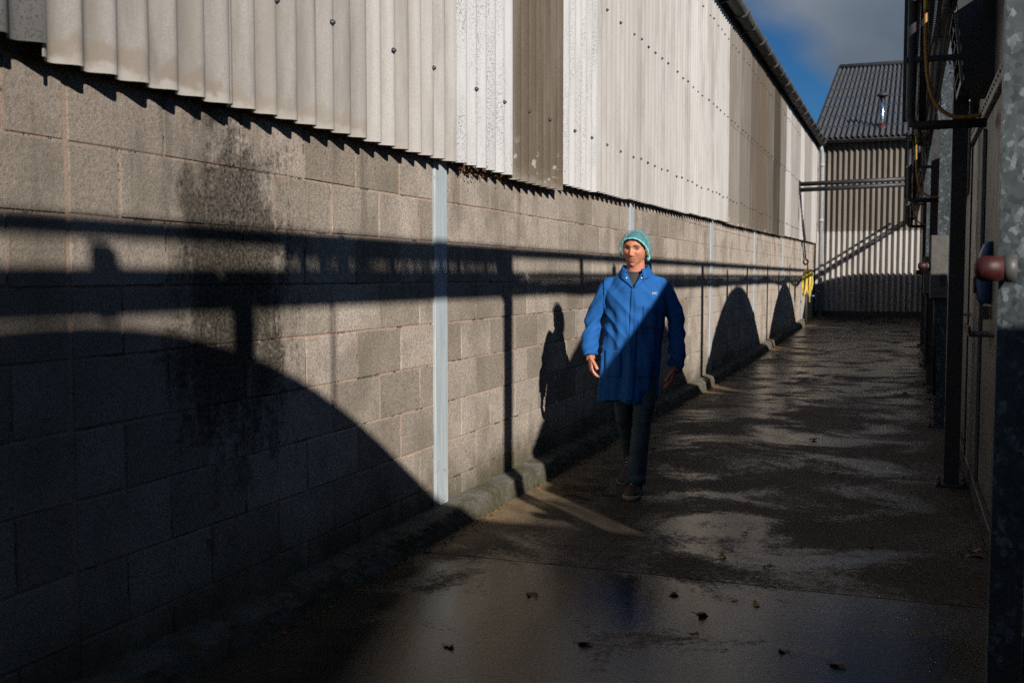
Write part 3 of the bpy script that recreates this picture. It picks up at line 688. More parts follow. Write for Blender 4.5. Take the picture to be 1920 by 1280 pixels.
for k in range(9):
    z = 0.07 + k * 0.088; m = MB(); m.add([(-0.004, 0.03, z + 0.05), (-0.03, 0.03, z), (-0.03, 0.59, z), (-0.004, 0.59, z + 0.05), (-0.001, 0.03, z + 0.048), (-0.027, 0.03, z - 0.003), (-0.027, 0.59, z - 0.003), (-0.001, 0.59, z + 0.048)],
        [(0, 1, 2, 3), (7, 6, 5, 4), (0, 4, 5, 1), (3, 2, 6, 7), (0, 3, 7, 4), (1, 5, 6, 2)])
    m.v = [(x + lp(zz), y, zz) for x, y, zz in m.v]; m.build('louvre_slat', MT['panel2'], lu)
# conduits on the wall
for k in range(4):
    o = tag(MB().tube([(0.40, 8.3 + k * 0.07, 2.0), (0.40, 8.3 + k * 0.07, 2.95)], 0.016, 8).build('conduit', MT['pipe']),
            ['first', 'second', 'third', 'fourth'][k] + ' grey conduit in the row on the shed wall', 'conduit', 'conduits on the shed wall')
# switch boxes with red beacons
def beacon(x, y, z, s, label):
    t = thing('beacon', label, 'beacon', (x, y, z), group='red beacons on the posts')
    n = 14
    m = MB(); m.ring([[(h, math.cos(a) * r, math.sin(a) * r) for a in np.linspace(0, 2 * math.pi, n, endpoint=False)] for h, r in ((0.0, 0.034 * s), (-0.02 * s, 0.034 * s), (-0.03 * s, 0.030 * s))]); m.build('housing', MT['white'], t, fixn=True)
    m = MB(); m.ring([[(h, math.cos(a) * r, math.sin(a) * r) for a in np.linspace(0, 2 * math.pi, n, endpoint=False)] for h, r in ((-0.028 * s, 0.031 * s), (-0.075 * s, 0.031 * s), (-0.088 * s, 0.024 * s), (-0.092 * s, 0.010 * s))]); m.build('lens', MT['red'], t, fixn=True)
def switchbox(y, z0, z1, label):
    t = thing('switch_box', label, 'switch box', (0.20, y, 0), group='switch boxes on the posts')
    m = MB(); m.box(0, 0.15, -0.10, -0.012, z0, z1, 0.006); m.build('casing', MT['box'], t)
    m = MB(); m.box(0.004, 0.146, -0.116, -0.102, z0 + 0.006, z1 - 0.006, 0.004); l = m.build('lid', MT['box'], t)
    m = MB(); m.box(0.09, 0.13, -0.124, -0.1165, z0 + 0.12, z0 + 0.22, 0.002); m.build('switch_plate', MT['dark'], l)
    m = MB(); m.tube([(0.05, -0.05, z0), (0.05, -0.05, z0 - 0.3), (0.06, -0.05, z0 - 0.9)], 0.012, 6); m.build('cable', MT['cable'], t)
switchbox(10.42, 1.20, 1.78, 'grey switch box on the third galvanised post')
switchbox(14.4, 1.18, 1.66, 'grey switch box on the fourth steel post')
beacon(0.20, 10.36, 1.50, 1.15, 'red beacon on the switch box of the third post')
beacon(0.20, 14.34, 1.46, 1.0, 'small red beacon on the switch box of the fourth post')
beacon(0.305, 3.44, 1.425, 1.25, 'large blurred red beacon on the nearest post')
# wash station on the shed wall
ds = thing('soap_dispenser', 'blue wall soap dispenser on the grey shed wall', 'dispenser', (0.438, 6.35, 1.25))
m = MB(); n = 16; rings = []
for z, d, w in [(0.0, 0.055, 0.055), (0.03, 0.075, 0.062), (0.12, 0.085, 0.066), (0.20, 0.075, 0.066), (0.28, 0.062, 0.064), (0.33, 0.045, 0.058), (0.345, 0.02, 0.05)]:
    rings.append([(-d * max(0.0, math.sin(a)) ** 0.6 if math.sin(a) > 0 else 0.0, math.copysign(abs(math.cos(a)) ** 0.7, math.cos(a)) * w, z) for a in np.linspace(0, 2 * math.pi, n, endpoint=False)])
m.ring(rings); body_ = m.build('body', MT['blue'], ds, fixn=True)
m = MB(); m.box(-0.092, -0.080, -0.035, 0.035, 0.06, 0.15, 0.003); m.build('push_plate', MT['white'], ds)
m = MB(); m.box(-0.06, -0.005, -0.045, 0.045, -0.085, -0.012, 0.003); m.build('nozzle_block', MT['white'], ds)
sh = thing('drip_tray', 'small red drip tray under the blue soap dispenser', 'tray', (0.438, 6.3, 1.08))
m = MB(); m.box(-0.12, -0.002, -0.25, 0.22, 0, 0.012, 0.003); m.build('base', MT['dark'], sh)
m = MB(); m.box(-0.125, -0.112, -0.25, 0.22, 0.012, 0.055, 0.003); m.build('lip', MT['red'], sh)

# ------------------------------------------------------------------ far end: crossing pipes, hanging line with coiled hose
cp = thing('crossing_pipes', 'pair of black pipes crossing the alley high before the end shed', 'pipes', (0, 24.6, 0))
for z, y0, r in ((3.50, 0, 0.05), (3.37, 0.0, 0.05)):
    m = MB(); m.tube([(-2.33, y0, z), (0.25, y0, z + (0.05 if z > 3.4 else 0.06))], r, 10); m.build('pipe', MT['dark'], cp)
m = MB(); m.box(-2.37, -2.30, -0.04, 0.04, 3.28, 3.58, 0.004); m.build('wall_bracket', MT['dark'], cp)
m = MB(); m.box(-1.2, -1.16, -0.03, 0.03, 3.36, 3.52, 0.004); m.build('spacer', MT['dark'], cp)
rope = thing('hanging_rope', 'dark rope hanging from the crossing pipes to a red hook', 'rope', (-2.30, 24.6, 0))
m = MB(); m.tube([(0, 0, 3.33), (0.05, 0.05, 2.6), (0.13, 0.12, 1.80)], 0.016, 6); m.build('line', MT['cable'], rope)
m = MB(); m.tube([(0.13 + 0.05 * math.sin(a), 0.12, 1.74 + 0.055 * math.cos(a)) for a in np.linspace(0, 5.2, 12)], 0.02, 8); m.build('hook', MT['red'], rope)
ch = thing('coiled_hose', 'yellow hose coiled over a red strap beside the far downpipe', 'hose', (-2.13, 24.75, 0.10)); ch.scale = (0.62, 0.7, 1.0)
m = MB(); m.tube([(0, 0, 1.70), (0.01, 0, 1.45)], 0.022, 8); m.build('strap', MT['red'], ch)
hr = random.Random(5)
for k in range(6):
    cx_ = -0.08 + 0.035 * k; w = hr.uniform(0.05, 0.08); h = hr.uniform(0.22, 0.30); tl_ = hr.uniform(-0.25, 0.25)
    pts = [(cx_ + math.sin(a) * w + tl_ * (math.cos(a) - 1) * h * 0.5, 0.04 * k - 0.1 + 0.03 * math.sin(2 * a), 1.44 - h * (1 - math.cos(a))) for a in np.linspace(0, 2 * math.pi, 20)]
    m = MB(); m.tube(pts, 0.024, 8, caps=False); m.build('hose_loop', MT['yellow'], ch)
m = MB(); m.tube([(0.10, -0.1, 1.42), (0.09, -0.1, 1.0), (0.10, -0.1, 0.72)], 0.022, 8); m.build('hose_end', MT['yellow'], ch)
tp = thing('standpipe', 'dark standpipe with small blue tap at the far corner', 'standpipe', (-2.28, 26.3, gz(26.3)))
m = MB(); m.tube([(0, 0, 0), (0, 0, 1.1)], 0.03, 8); m.build('pipe', MT['dark'], tp)
m = MB(); m.tube([(0, 0, 0.72), (0.2, -0.02, 0.72)], 0.025, 8); tt = m.build('tap', MT['blue'], tp)

# ------------------------------------------------------------------ fallen leaves
def leaf_mesh(seed):
    r_ = random.Random(seed); m = MB(); k = 10
    pts = []
    for i in range(k):
        a = 2 * math.pi * i / k; r = 0.5 + 0.22 * math.sin(3 * a + seed) * r_.uniform(0.4, 1)
        pts.append((math.cos(a) * r * 0.7, math.sin(a) * r, 0.10 * math.cos(2 * a + seed) + 0.07))
    m.add([(0, 0, 0.02)] + pts + [(0, 0, 0.0)] + [(x, y, z - 0.02) for x, y, z in pts], [(0, 1 + i, 1 + (i + 1) % k) for i in range(k)] + [(k + 1, k + 2 + (i + 1) % k, k + 2 + i) for i in range(k)] + [(1 + i, k + 2 + i, k + 2 + (i + 1) % k, 1 + (i + 1) % k) for i in range(k)])
    m.tube([(0, 0.5, 0.1), (0.05, 0.95, 0.2)], 0.025, 5)
    return m.mesh('leaf')
LM = [leaf_mesh(s) for s in range(4)]
for i, me in enumerate(LM): me.materials.append(MT['leafy'] if i == 3 else MT['leafb'])
def unpix(px, py, h=1.40):
    zc = FPX * h / (py - 519); d = zc; xr = (px - 960) / FPX * zc
    th = YAW; return xr * math.cos(th) - zc * math.sin(th), xr * math.sin(th) + zc * math.cos(th)
lv = [(997, 1125, 0.055, 0, 'round brown leaf lying alone on the near wet slab'), (1325, 1165, 0.06, 1, 'curled brown leaf on the near slab'), (1268, 1125, 0.05, 2, None), (1425, 1145, 0.045, 3, 'yellowish leaf on the near slab by the reflected sky'),
      (1527, 826, 0.065, 0, 'upright brown leaf on the mid yard beyond the joint'), (1360, 1050, 0.05, 3, 'pale yellow leaf just beyond the slab joint'), (1384, 1137, 0.03, 1, None), (1578, 918, 0.05, 2, None), (1447, 1070, 0.045, 0, None),
      (1402, 1005, 0.035, 1, None), (1310, 1200, 0.03, 2, None), (1585, 1262, 0.05, 0, None), (1480, 1235, 0.04, 1, None), (840, 1225, 0.04, 2, None), (1100, 1220, 0.05, 0, None), (1700, 740, 0.09, 1, None), (1640, 1030, 0.04, 2, None),
      (800, 1040, 0.05, 0, None), (1838, 1040, 0.06, 3, None), (1822, 1048, 0.06, 2, None), (1848, 1052, 0.05, 0, None), (1258, 810, 0.04, 1, None), (1435, 835, 0.03, 2, None), (1570, 890, 0.04, 0, None), (1300, 790, 0.04, 3, None)]
for px, py, s, k, lab in lv:
    X, Y = unpix(px, py); o = link('fallen_leaf', LM[k], None); o.location = (X, Y, 0.003 + gz(Y)); s *= 1.12; o.scale = (s, s, s); o.rotation_euler = (rnd.uniform(-.2, .2), rnd.uniform(-.2, .2), rnd.uniform(0, 6.3))
    tag(o, lab or 'small dead leaf scattered on the wet concrete', 'leaf', 'fallen leaves on the yard')

lt = MB(); lr = random.Random(21)
for _ in range(1500):
    Y = lr.uniform(2.5, 22); X = WX + 0.145 + abs(lr.gauss(0, 0.035)); c0 = Vector((X, Y, gz(Y) + 0.006 + lr.uniform(0, 0.008)))
    if noise.noise(Vector((Y * 1.7, 3, 0))) < -0.05 and lr.random() < 0.8: continue
    d = Vector((lr.gauss(0, 1), lr.gauss(0, 1), lr.gauss(0, 0.35))).normalized(); e = d.orthogonal().normalized(); L1 = lr.uniform(0.004, 0.017); w1 = L1 * lr.uniform(0.25, 0.6); t = d.cross(e) * 0.002
    lt.add([c0 - d * L1, c0 + e * w1 + t, c0 + d * L1, c0 - e * w1 + t, c0 - t * 2], [(0, 1, 4), (1, 2, 4), (2, 3, 4), (3, 0, 4), (0, 3, 2, 1)])
tag(lt.build('kerb_litter', MT['debris']), 'fine brown leaf litter washed along the foot of the kerb', 'litter', kind='stuff')

# ------------------------------------------------------------------ the person (local frame: faces -y, +x is the picture's right)
def cloth_mat(name, col, var=0.18, rough=0.85, wscale=900, sheen=0.15):
    M = Mat(name, rough, col, spec=0.2)
    p = M.tc.outputs['Object']
    w = M.noise(M.pos((1, 1, 0.35), src=p), wscale, 2); g = M.noise(p, 9, 4)
    lo = tuple(c * (1 - var) for c in col); hi = tuple(min(1, c * (1 + var)) for c in col)
    c = M.ramp(M.math('ADD', M.math('MULTIPLY', w, 0.5), M.math('MULTIPLY', g, 0.5)), [(0.35, lo), (0.65, hi)])
    M.col(c); M.bump(w, 0.12, 0.001)
    return M()
COAT = cloth_mat('blue coat cotton', (0.016, 0.108, 0.345)); DENIM = cloth_mat('dark denim', (0.045, 0.075, 0.10), 0.45)
TEE = cloth_mat('charcoal jersey', (0.055, 0.052, 0.056)); LEATHER = simple('brown boot leather', (0.040, 0.024, 0.015), 0.5, var=0.4, scale=30, bump=0.2)
SOLE = simple('pale boot sole', (0.30, 0.26, 0.20), 0.7); SNAP = simple('snap metal', (0.7, 0.7, 0.72), 0.3, metal=0.8); HAIR = simple('short dark hair', (0.035, 0.028, 0.024), 0.7, var=0.5, scale=120, bump=0.5)
def skin_mat():
    M = Mat('skin', 0.5, (0.42, 0.20, 0.13), spec=0.4)
    a = M.n('ShaderNodeAttribute', attribute_name='tint'); p = M.tc.outputs['Object']
    f = M.noise(p, 55, 5, 0.65); f2 = M.noise(p, 380, 2)
    c = M.ramp(f, [(0.3, (0.48, 0.175, 0.105)), (0.7, (0.66, 0.305, 0.195))])
    M.col(M.mix(1.0, c, a.outputs['Color'], 'MULTIPLY'))
    M.b.inputs['Subsurface Weight'].default_value = 0.06; M.b.inputs['Subsurface Radius'].default_value = (0.006, 0.002, 0.001)
    M.bump(M.math('ADD', f, f2), 0.25, 0.001)
    return M()
SKIN = skin_mat()
def net_mat():
    M = Mat('teal hair net', 0.8, (0.16, 0.52, 0.55), spec=0.2)
    p = M.tc.outputs['Object']
    f = M.noise(M.pos((1, 1, 1), src=p), 170, 3, 0.6); v = M.voro(p, 330)
    M.col(M.ramp(f, [(0.3, (0.09, 0.36, 0.42)), (0.7, (0.24, 0.62, 0.68))]))
    tr = M.n('ShaderNodeBsdfTransparent'); mxs = M.n('ShaderNodeMixShader')
    M.put(mxs.inputs['Fac'], M.math('ADD', M.mapr(f, 0.35, 0.65, 0.05, 0.28), M.mapr(v, 0.1, 0.35, 0.0, 0.08)))
    M.t.links.new(tr.outputs[0], mxs.inputs[1]); M.t.links.new(M.b.outputs[0], mxs.inputs[2])
    M.t.links.new(mxs.outputs[0], M.t.nodes['Material Output'].inputs['Surface'])
    M.bump(f, 0.5, 0.004)
    return M()
NET = net_mat(); NETB = cloth_mat('teal elastic band', (0.22, 0.62, 0.64), 0.2)

def spline(keys, n):
    """Catmull-Rom through keys (tuples of floats)"""
    out = []; m = len(keys)
    for i in range(m - 1):
        p0, p1, p2, p3 = keys[max(i - 1, 0)], keys[i], keys[i + 1], keys[min(i + 2, m - 1)]
        for t in np.linspace(0, 1, n, endpoint=False):
            out.append(tuple(0.5 * (2 * p1[c] + (p2[c] - p0[c]) * t + (2 * p0[c] - 5 * p1[c] + 4 * p2[c] - p3[c]) * t * t + (3 * p1[c] - p0[c] - 3 * p2[c] + p3[c]) * t ** 3) for c in range(len(p1))))
    out.append(tuple(keys[-1])); return out
def limb(m, keys, n=24, k=5):
    """tapered limb: keys are (x, y, z, ra, rb)"""
    P = spline(keys, k); m.tube([p[:3] for p in P], [(max(0.002, p[3]), max(0.002, p[4])) for p in P], n)
    m.sm = [True] * len(m.f); return m
def torso(m, keys, n=40, k=4, sq=0.85):
    """keys (z, cx, cy, rx, ry)"""
    rings = []
    for z, cx, cy, rx, ry in spline(keys, k):
        rings.append([(cx + rx * math.copysign(abs(math.cos(a)) ** sq, math.cos(a)), cy + ry * math.copysign(abs(math.sin(a)) ** sq, math.sin(a)), z) for a in np.linspace(0, 2 * math.pi, n, endpoint=False)])
    return m.ring(rings)
def remeshed(m, voxel, smooth=2, name='tmp'):
    me = m.mesh(name)
    bm = bmesh.new(); bm.from_mesh(me); bmesh.ops.recalc_face_normals(bm, faces=bm.faces[:]); bm.to_mesh(me); bm.free()
    o = bpy.data.objects.new(name, me); C.objects.link(o)
    md = o.modifiers.new('r', 'REMESH'); md.mode = 'VOXEL'; md.voxel_size = voxel; md.use_smooth_shade = True
    if smooth:
        ms = o.modifiers.new('s', 'SMOOTH'); ms.iterations = smooth; ms.factor = 0.5
    dg = bpy.context.evaluated_depsgraph_get(); dg.update()
    out = bpy.data.meshes.new_from_object(o.evaluated_get(dg)); bpy.data.objects.remove(o)
    out.polygons.foreach_set('use_smooth', [True] * len(out.polygons)); return out

PERSON = thing('person', 'person in a blue work coat and teal hair net walking towards the viewer', 'person', (-1.645, 6.60, 0), R(9))
# head ---------------------------------------------------------------
HC = Vector((0.0, -0.005, 1.575)); HROT = Matrix.Rotation(R(-13), 3, 'Z') @ Matrix.Rotation(R(3), 3, 'Y')   # turned a little to the picture's left
def head_point(v):
    x, y, z = v
    # unit-sphere direction -> skull and face, metres about the head centre
    X = x * 0.077; Y = y * 0.094; Z = z * 0.118
    front = max(0.0, -y)
    if z < -0.1:                                         # jaw narrows towards the chin
        t = min(1, (-z - 0.1) / 0.9); X *= 1 - 0.34 * t ** 1.3; Y = Y * (1 - 0.30 * t) - 0.020 * t * (1 if y < 0 else 0.2)
        if y > 0: Z *= 1 - 0.45 * min(1, y) * t
    if y < 0: Y = Y * 0.94; X *= 1 + 0.03 * front
    g = lambda cx, cz, sx, sz: math.exp(-((X - cx) / sx) ** 2 - ((Z - cz) / sz) ** 2) * (1 if y < -0.05 else 0)
    d = 0.0
    d += 0.022 * g(0, -0.034, 0.0115, 0.013) + 0.013 * g(0, -0.012, 0.008, 0.020) + 0.007 * g(0.012, -0.038, 0.007, 0.008) + 0.007 * g(-0.012, -0.038, 0.007, 0.008)
    d += 0.0075 * (g(0.028, 0.023, 0.022, 0.008) + g(-0.028, 0.023, 0.022, 0.008)) + 0.003 * g(0, 0.02, 0.012, 0.01)
    d -= 0.013 * (g(0.031, 0.004, 0.015, 0.010) + g(-0.031, 0.004, 0.015, 0.010))
    d += 0.0035 * (g(0.030, 0.0, 0.011, 0.004) + g(-0.030, 0.0, 0.011, 0.004))
    d += 0.006 * (g(0.046, -0.022, 0.018, 0.016) + g(-0.046, -0.022, 0.018, 0.016))
    d += 0.0055 * g(0, -0.062, 0.022, 0.0045) + 0.0055 * g(0, -0.074, 0.019, 0.005) - 0.0045 * g(0, -0.0675, 0.026, 0.0025) - 0.003 * g(0, -0.086, 0.02, 0.005)
    d += 0.008 * g(0, -0.105, 0.018, 0.013) - 0.003 * (g(0.038, -0.055, 0.010, 0.022) + g(-0.038, -0.055, 0.010, 0.022))
    Y -= d
    return Vector((X, Y, Z))
hm = MB(); nu, nv = 96, 84; rings = []
for j in range(1, nv):
    th = math.pi * j / nv
    rings.append([HC + HROT @ head_point((math.sin(th) * math.cos(a), math.sin(th) * math.sin(a), -math.cos(th))) for a in np.linspace(0, 2 * math.pi, nu, endpoint=False)])
hm.ring(rings)
for s in (-1, 1):                                         # ears
    ear = [(0.0, 0.012 * math.cos(a), 0.028 * math.sin(a)) for a in np.linspace(0, 2 * math.pi, 14, endpoint=False)]
    hm.ring([[HC + HROT @ Vector((s * (0.066 + h), 0.012 + y * k + h * 0.4, -0.012 + z * k)) for _, y, z in ear] for h, k in ((0, 0.7), (0.010, 1.0), (0.016, 1.05), (0.019, 0.8))])
# neck, torso and limbs of the body ----------------------------------
limb(hm, [(0.0, 0.03, 1.36, 0.066, 0.066), (0.0, 0.022, 1.43, 0.061, 0.062), (0.0, 0.012, 1.50, 0.059, 0.060), (0, 0.01, 1.55, 0.056, 0.058)], 24, 4)
torso(hm, [(0.80, -0.03, 0.0, 0.15, 0.10), (1.0, -0.02, 0, 0.14, 0.095), (1.2, 0, 0, 0.15, 0.10), (1.34, 0, 0.01, 0.15, 0.085), (1.40, 0, 0.02, 0.10, 0.06), (1.43, 0, 0.025, 0.05, 0.05)], 28, 3)
LARM = [(-0.165, 0.01, 1.36), (-0.265, 0.025, 1.12), (-0.282, -0.045, 0.905), (-0.278, -0.065, 0.865)]
RARM = [(0.165, 0.01, 1.36), (0.265, 0.03, 1.10), (0.258, 0.025, 0.835), (0.253, 0.018, 0.795)]
for A in (LARM, RARM):
    limb(hm, [(*A[0], 0.045, 0.045), (*A[1], 0.038, 0.038), (*A[2], 0.029, 0.026), (*A[3], 0.030, 0.022)], 16, 4)
LEGF = [(0.075, 0.0, 0.88), (0.058, -0.075, 0.47), (0.022, -0.10, 0.10)]
LEGR = [(-0.085, 0.0, 0.88), (-0.070, 0.09, 0.49), (-0.050, 0.41, 0.20)]
for A in (LEGF, LEGR):
    limb(hm, [(*A[0], 0.07, 0.07), (*A[1], 0.048, 0.048), (*A[2], 0.034, 0.034)], 16, 4)
def hand(m, wrist, d, side, palm_n, curl):
    """d: pointing direction, side: towards the thumb, palm_n: palm normal"""
    w = Vector(wrist); d = Vector(d).normalized(); n = Vector(palm_n); n = (n - d * n.dot(d)).normalized(); sd_ = d.cross(n).normalized()
    if sd_.dot(Vector(side)) < 0: sd_ = -sd_
    rings = []
    for t, wd, tk in [(-0.01, 0.028, 0.021), (0.02, 0.036, 0.018), (0.05, 0.043, 0.016), (0.08, 0.043, 0.014), (0.092, 0.036, 0.010)]:
        rings.append([w + d * t + sd_ * math.cos(a) * wd + n * math.sin(a) * tk for a in np.linspace(0, 2 * math.pi, 16, endpoint=False)])
    m.ring(rings)
    for k, (off, ln) in enumerate([(0.030, 0.072), (0.010, 0.080), (-0.010, 0.074), (-0.029, 0.058)]):
        p = w + d * 0.078 + sd_ * off; ang = 0.10 + 0.05 * k; pts = [(*p, 0.0098, 0.0098)]
        for q, fr in enumerate((0.45, 0.32, 0.23)):
            ang += curl * (0.55 + 0.12 * k + 0.15 * q)
            dirv = (d * math.cos(ang) + n * math.sin(ang) + sd_ * (0.05 * (1.5 - k))).normalized()
            p = p + dirv * ln * fr; r = 0.0094 - 0.0010 * q; pts.append((*p, r, r))
        limb(m, pts, 10, 3)
    p = w + d * 0.02 + sd_ * 0.026; pts = [(*p, 0.014, 0.014)]; ang = 0.75
    for ln in (0.034, 0.030, 0.024):
        dirv = (d * math.cos(ang) + sd_ * math.sin(ang) * 0.8 + n * 0.35).normalized(); p = p + dirv * ln; pts.append((*p, 0.0112, 0.0105)); ang -= 0.28
    limb(m, pts, 10, 3)
hand(hm, (-0.280, -0.060, 0.880), (0.10, -0.22, -1), (0.35, -1, 0), (1, 0.25, 0), 0.42)
hand(hm, (0.2545, 0.020, 0.808), (-0.16, -0.10, -1), (-0.3, -1, 0), (-1, 0.2, 0), 0.45)
bme = remeshed(hm, 0.0032, 1, 'body'); bme.materials.append(SKIN)
inv = HROT.transposed(); tint = bme.color_attributes.new('tint', 'FLOAT_COLOR', 'POINT'); cols = np.ones((len(bme.vertices), 4), dtype=np.float32)
for v in bme.vertices:
    if v.co.z < 1.40: continue
    q = inv @ (v.co - HC); x, y, z = q; c = Vector((1, 1, 1))
    if y < -0.02:
        G = lambda cx, cz, sx, sz: math.exp(-((x - cx) / sx) ** 2 - ((z - cz) / sz) ** 2)
        ax = abs(x)
        c = c.lerp(Vector((0.08, 0.06, 0.06)), min(1, 1.2 * G(math.copysign(0.029, x), 0.023 - 0.10 * (ax - 0.03) ** 2 / 0.03, 0.019, 0.0070)))     # brows
        c = c.lerp(Vector((0.08, 0.07, 0.07)), min(1, 1.15 * G(math.copysign(0.030, x), 0.0035, 0.014, 0.0060)))                       # lash line of narrowed eyes
        c = c.lerp(Vector((0.95, 0.60, 0.58)), 0.75 * min(1, G(0, -0.062, 0.021, 0.005) + G(0, -0.074, 0.018, 0.006)))
        c = c.lerp(Vector((0.30, 0.20, 0.18)), 0.9 * G(0, -0.0675, 0.022, 0.0018))
        c = c.lerp(Vector((1.05, 0.78, 0.74)), 0.45 * (G(math.copysign(0.042, x), -0.028, 0.016, 0.016) + G(0, -0.034, 0.012, 0.012)))
        if z < -0.045: c = c.lerp(Vector((0.78, 0.78, 0.80)), 0.35)
    cols[v.index] = (*c, 1)
tint.data.foreach_set('color', cols.ravel())
body = link('body', bme, None, PERSON)
# hair and net ---------------------------------------------------------
def cap(inflate, keep, name, mat, parent, wob=0.0, nu=80, nv=60):
    m = MB(); vs = []; idx = {}; fs = []
    for j in range(nv + 1):
        th = math.pi * j / nv
        for i in range(nu):
            a = 2 * math.pi * i / nu; d = Vector((math.sin(th) * math.cos(a), math.sin(th) * math.sin(a), math.cos(th)))
            sq_ = 1.0 + 0.10 * (1 - d.x ** 4 - d.z ** 4) * min(1, max(0, d.z * 4)); q = Vector((d.x * 0.075 * sq_, d.y * 0.096, d.z * 0.118)); q += Vector((d.x * inflate[0], d.y * inflate[1], d.z * inflate[2]))
            if wob: q += d * (wob * (noise.noise(q * 60) + 0.6 * noise.noise(q * 140)))
            vs.append(q)
    for j in range(nv):
        for i in range(nu):
            f = (j * nu + i, (j + 1) * nu + i, (j + 1) * nu + (i + 1) % nu, j * nu + (i + 1) % nu); c = sum((vs[k] for k in f), Vector()) / 4
            if keep(c): fs.append(f)
    used = sorted({k for f in fs for k in f}); mp_ = {k: n for n, k in enumerate(used)}
    m.add([HC + HROT @ vs[k] for k in used], [tuple(mp_[k] for k in f) for f in fs], True)
    o = m.build(name, mat, parent); sol = o.modifiers.new('th', 'SOLIDIFY'); sol.thickness = 0.0015
    return o
front = lambda q: (q.y + 0.088) * 0.70 + (q.z - 0.066) * 0.52   # plane from the forehead to below the ears
hair = cap((0.002, 0.002, 0.002), lambda q: front(q) > 0.006 and q.z > -0.05 + 0.3 * abs(min(q.y, 0)), 'hair', HAIR, PERSON, 0.002)
net = cap((0.025, 0.016, 0.013), lambda q: front(q) > 0.0 and q.z > -0.052 - 0.1 * min(q.y, 0.05), 'hair_net', NET, PERSON, 0.0045)
bm = bmesh.new(); bm.from_mesh(net.data)
eb = [inv @ (v.co - HC) for v in bm.verts if any(e.is_boundary for e in v.link_edges)]; bm.free()
eb = [q for q in eb if front(q) < 0.012 and q.y < 0.03]
eb.sort(key=lambda q: math.atan2(q.z + 0.06, q.x)); sm_ = []
for i in range(len(eb)):
    w_ = eb[max(0, i - 4):i + 5]; sm_.append(sum(w_, Vector()) / len(w_))
sm_ = sm_[::2]
bp_ = [HC + HROT @ q for q in sm_]
m = MB(); m.tube(bp_, [0.0055 + 0.0014 * math.sin(i * 2.1) for i in range(len(bp_))], 8); m.build('elastic_band', NETB, net)
m = MB(); m.tube([HC + HROT @ Vector((0.090, 0.004, -0.030)), HC + HROT @ Vector((0.090, 0.004, -0.052)), HC + HROT @ Vector((0.086, 0.006, -0.070))], [0.010, 0.013, 0.006], 8); m.build('gathered_end', NETB, net)
# coat -------------------------------------------------------------------
cm = MB()
torso(cm, [(0.605, -0.052, 0.0, 0.186, 0.150), (0.70, -0.047, 0.0, 0.186, 0.148), (0.85, -0.032, 0.0, 0.182, 0.142), (1.0, -0.015, 0, 0.176, 0.132), (1.15, 0, 0, 0.178, 0.128), (1.27, 0, 0.0, 0.188, 0.125), (1.345, 0, 0.005, 0.172, 0.110), (1.395, 0, 0.010, 0.140, 0.092), (1.425, 0, 0.014, 0.098, 0.080), (1.452, 0, 0.018, 0.074, 0.070)], 48, 5)
limb(cm, [(-0.120, 0.012, 1.345, 0.062, 0.062), (-0.170, 0.012, 1.315, 0.070, 0.070), (-0.226, 0.018, 1.22, 0.063, 0.062), (-0.272, 0.026, 1.11, 0.057, 0.058), (-0.290, -0.010, 1.0, 0.052, 0.054), (-0.286, -0.045, 0.905, 0.046, 0.049), (-0.285, -0.050, 0.890, 0.046, 0.049)], 28, 5)
limb(cm, [(0.120, 0.012, 1.345, 0.062, 0.062), (0.170, 0.012, 1.315, 0.070, 0.070), (0.228, 0.022, 1.22, 0.063, 0.062), (0.266, 0.032, 1.10, 0.058, 0.058), (0.272, 0.030, 0.97, 0.055, 0.055), (0.262, 0.026, 0.835, 0.052, 0.052), (0.260, 0.025, 0.818, 0.052, 0.052)], 28, 5)
cme = remeshed(cm, 0.0055, 3, 'coat')
ridge = lambda q: 1 - 2 * abs(noise.noise(q))
nrm = [v.normal.copy() for v in cme.vertices]
for v in cme.vertices:
    x, y, z = v.co; n_ = nrm[v.index]; d = 0
    if abs(x + 0.02) < 0.215 and not (abs(x) > 0.20 and z > 0.78):
        fold = min(1, max(0, (1.32 - z) / 0.45)); a = math.atan2(y, x + 0.03)
        d += fold * (0.034 * ridge(Vector((a * 1.9 + 0.25 * math.sin(z * 6), z * 0.8, 0))) + 0.020 * noise.noise(Vector((a * 2.6, z * 1.3, 5))) - 0.018)
        d += 0.004 * noise.noise(Vector((x * 14, y * 14, z * 5))) + 0.020 * ridge(Vector((x * 9 + z * 7, y * 7, z * 5 - abs(x) * 7))) * (0.25 + 0.7 * max(0, 1 - abs(z - 1.2) / 0.22))
    if abs(x) > 0.19 or z > 1.3:
        e = 1.06 if x < 0 else 1.02; s_ = 1 if x > 0 else -1
        wr = math.exp(-((z - e) / 0.12) ** 2) + 0.6 * math.exp(-((z - (0.93 if x < 0 else 0.87)) / 0.05) ** 2)
        q_ = Vector((x * 7 * s_ + z * 5, y * 8 + 3, z * 13 + x * 14 * s_))
        d += (0.006 + 0.021 * wr) * (ridge(q_) - 0.6) + 0.003 * noise.noise(v.co * 22)
    v.co = v.co + n_ * d
cme.update()
bm = bmesh.new(); bm.from_mesh(cme); kill = []
for f in bm.faces:
    c = f.calc_center_median()
    if c.y < 0.0 and c.z > 1.335 and abs(c.x) < 0.004 + 0.040 * (c.z - 1.335) / 0.085: kill.append(f)
    elif c.z > 1.449: kill.append(f)
bmesh.ops.delete(bm, geom=kill, context='FACES'); bm.to_mesh(cme); bm.free(); cme.materials.append(COAT)
coat = link('coat', cme, None, PERSON); cme.polygons.foreach_set('use_smooth', [True] * len(cme.polygons))
sol = coat.modifiers.new('th', 'SOLIDIFY'); sol.thickness = 0.003; sol.offset = -1
bv = BVHTree.FromPolygons([v.co[:] for v in cme.vertices], [tuple(p.vertices) for p in cme.polygons])
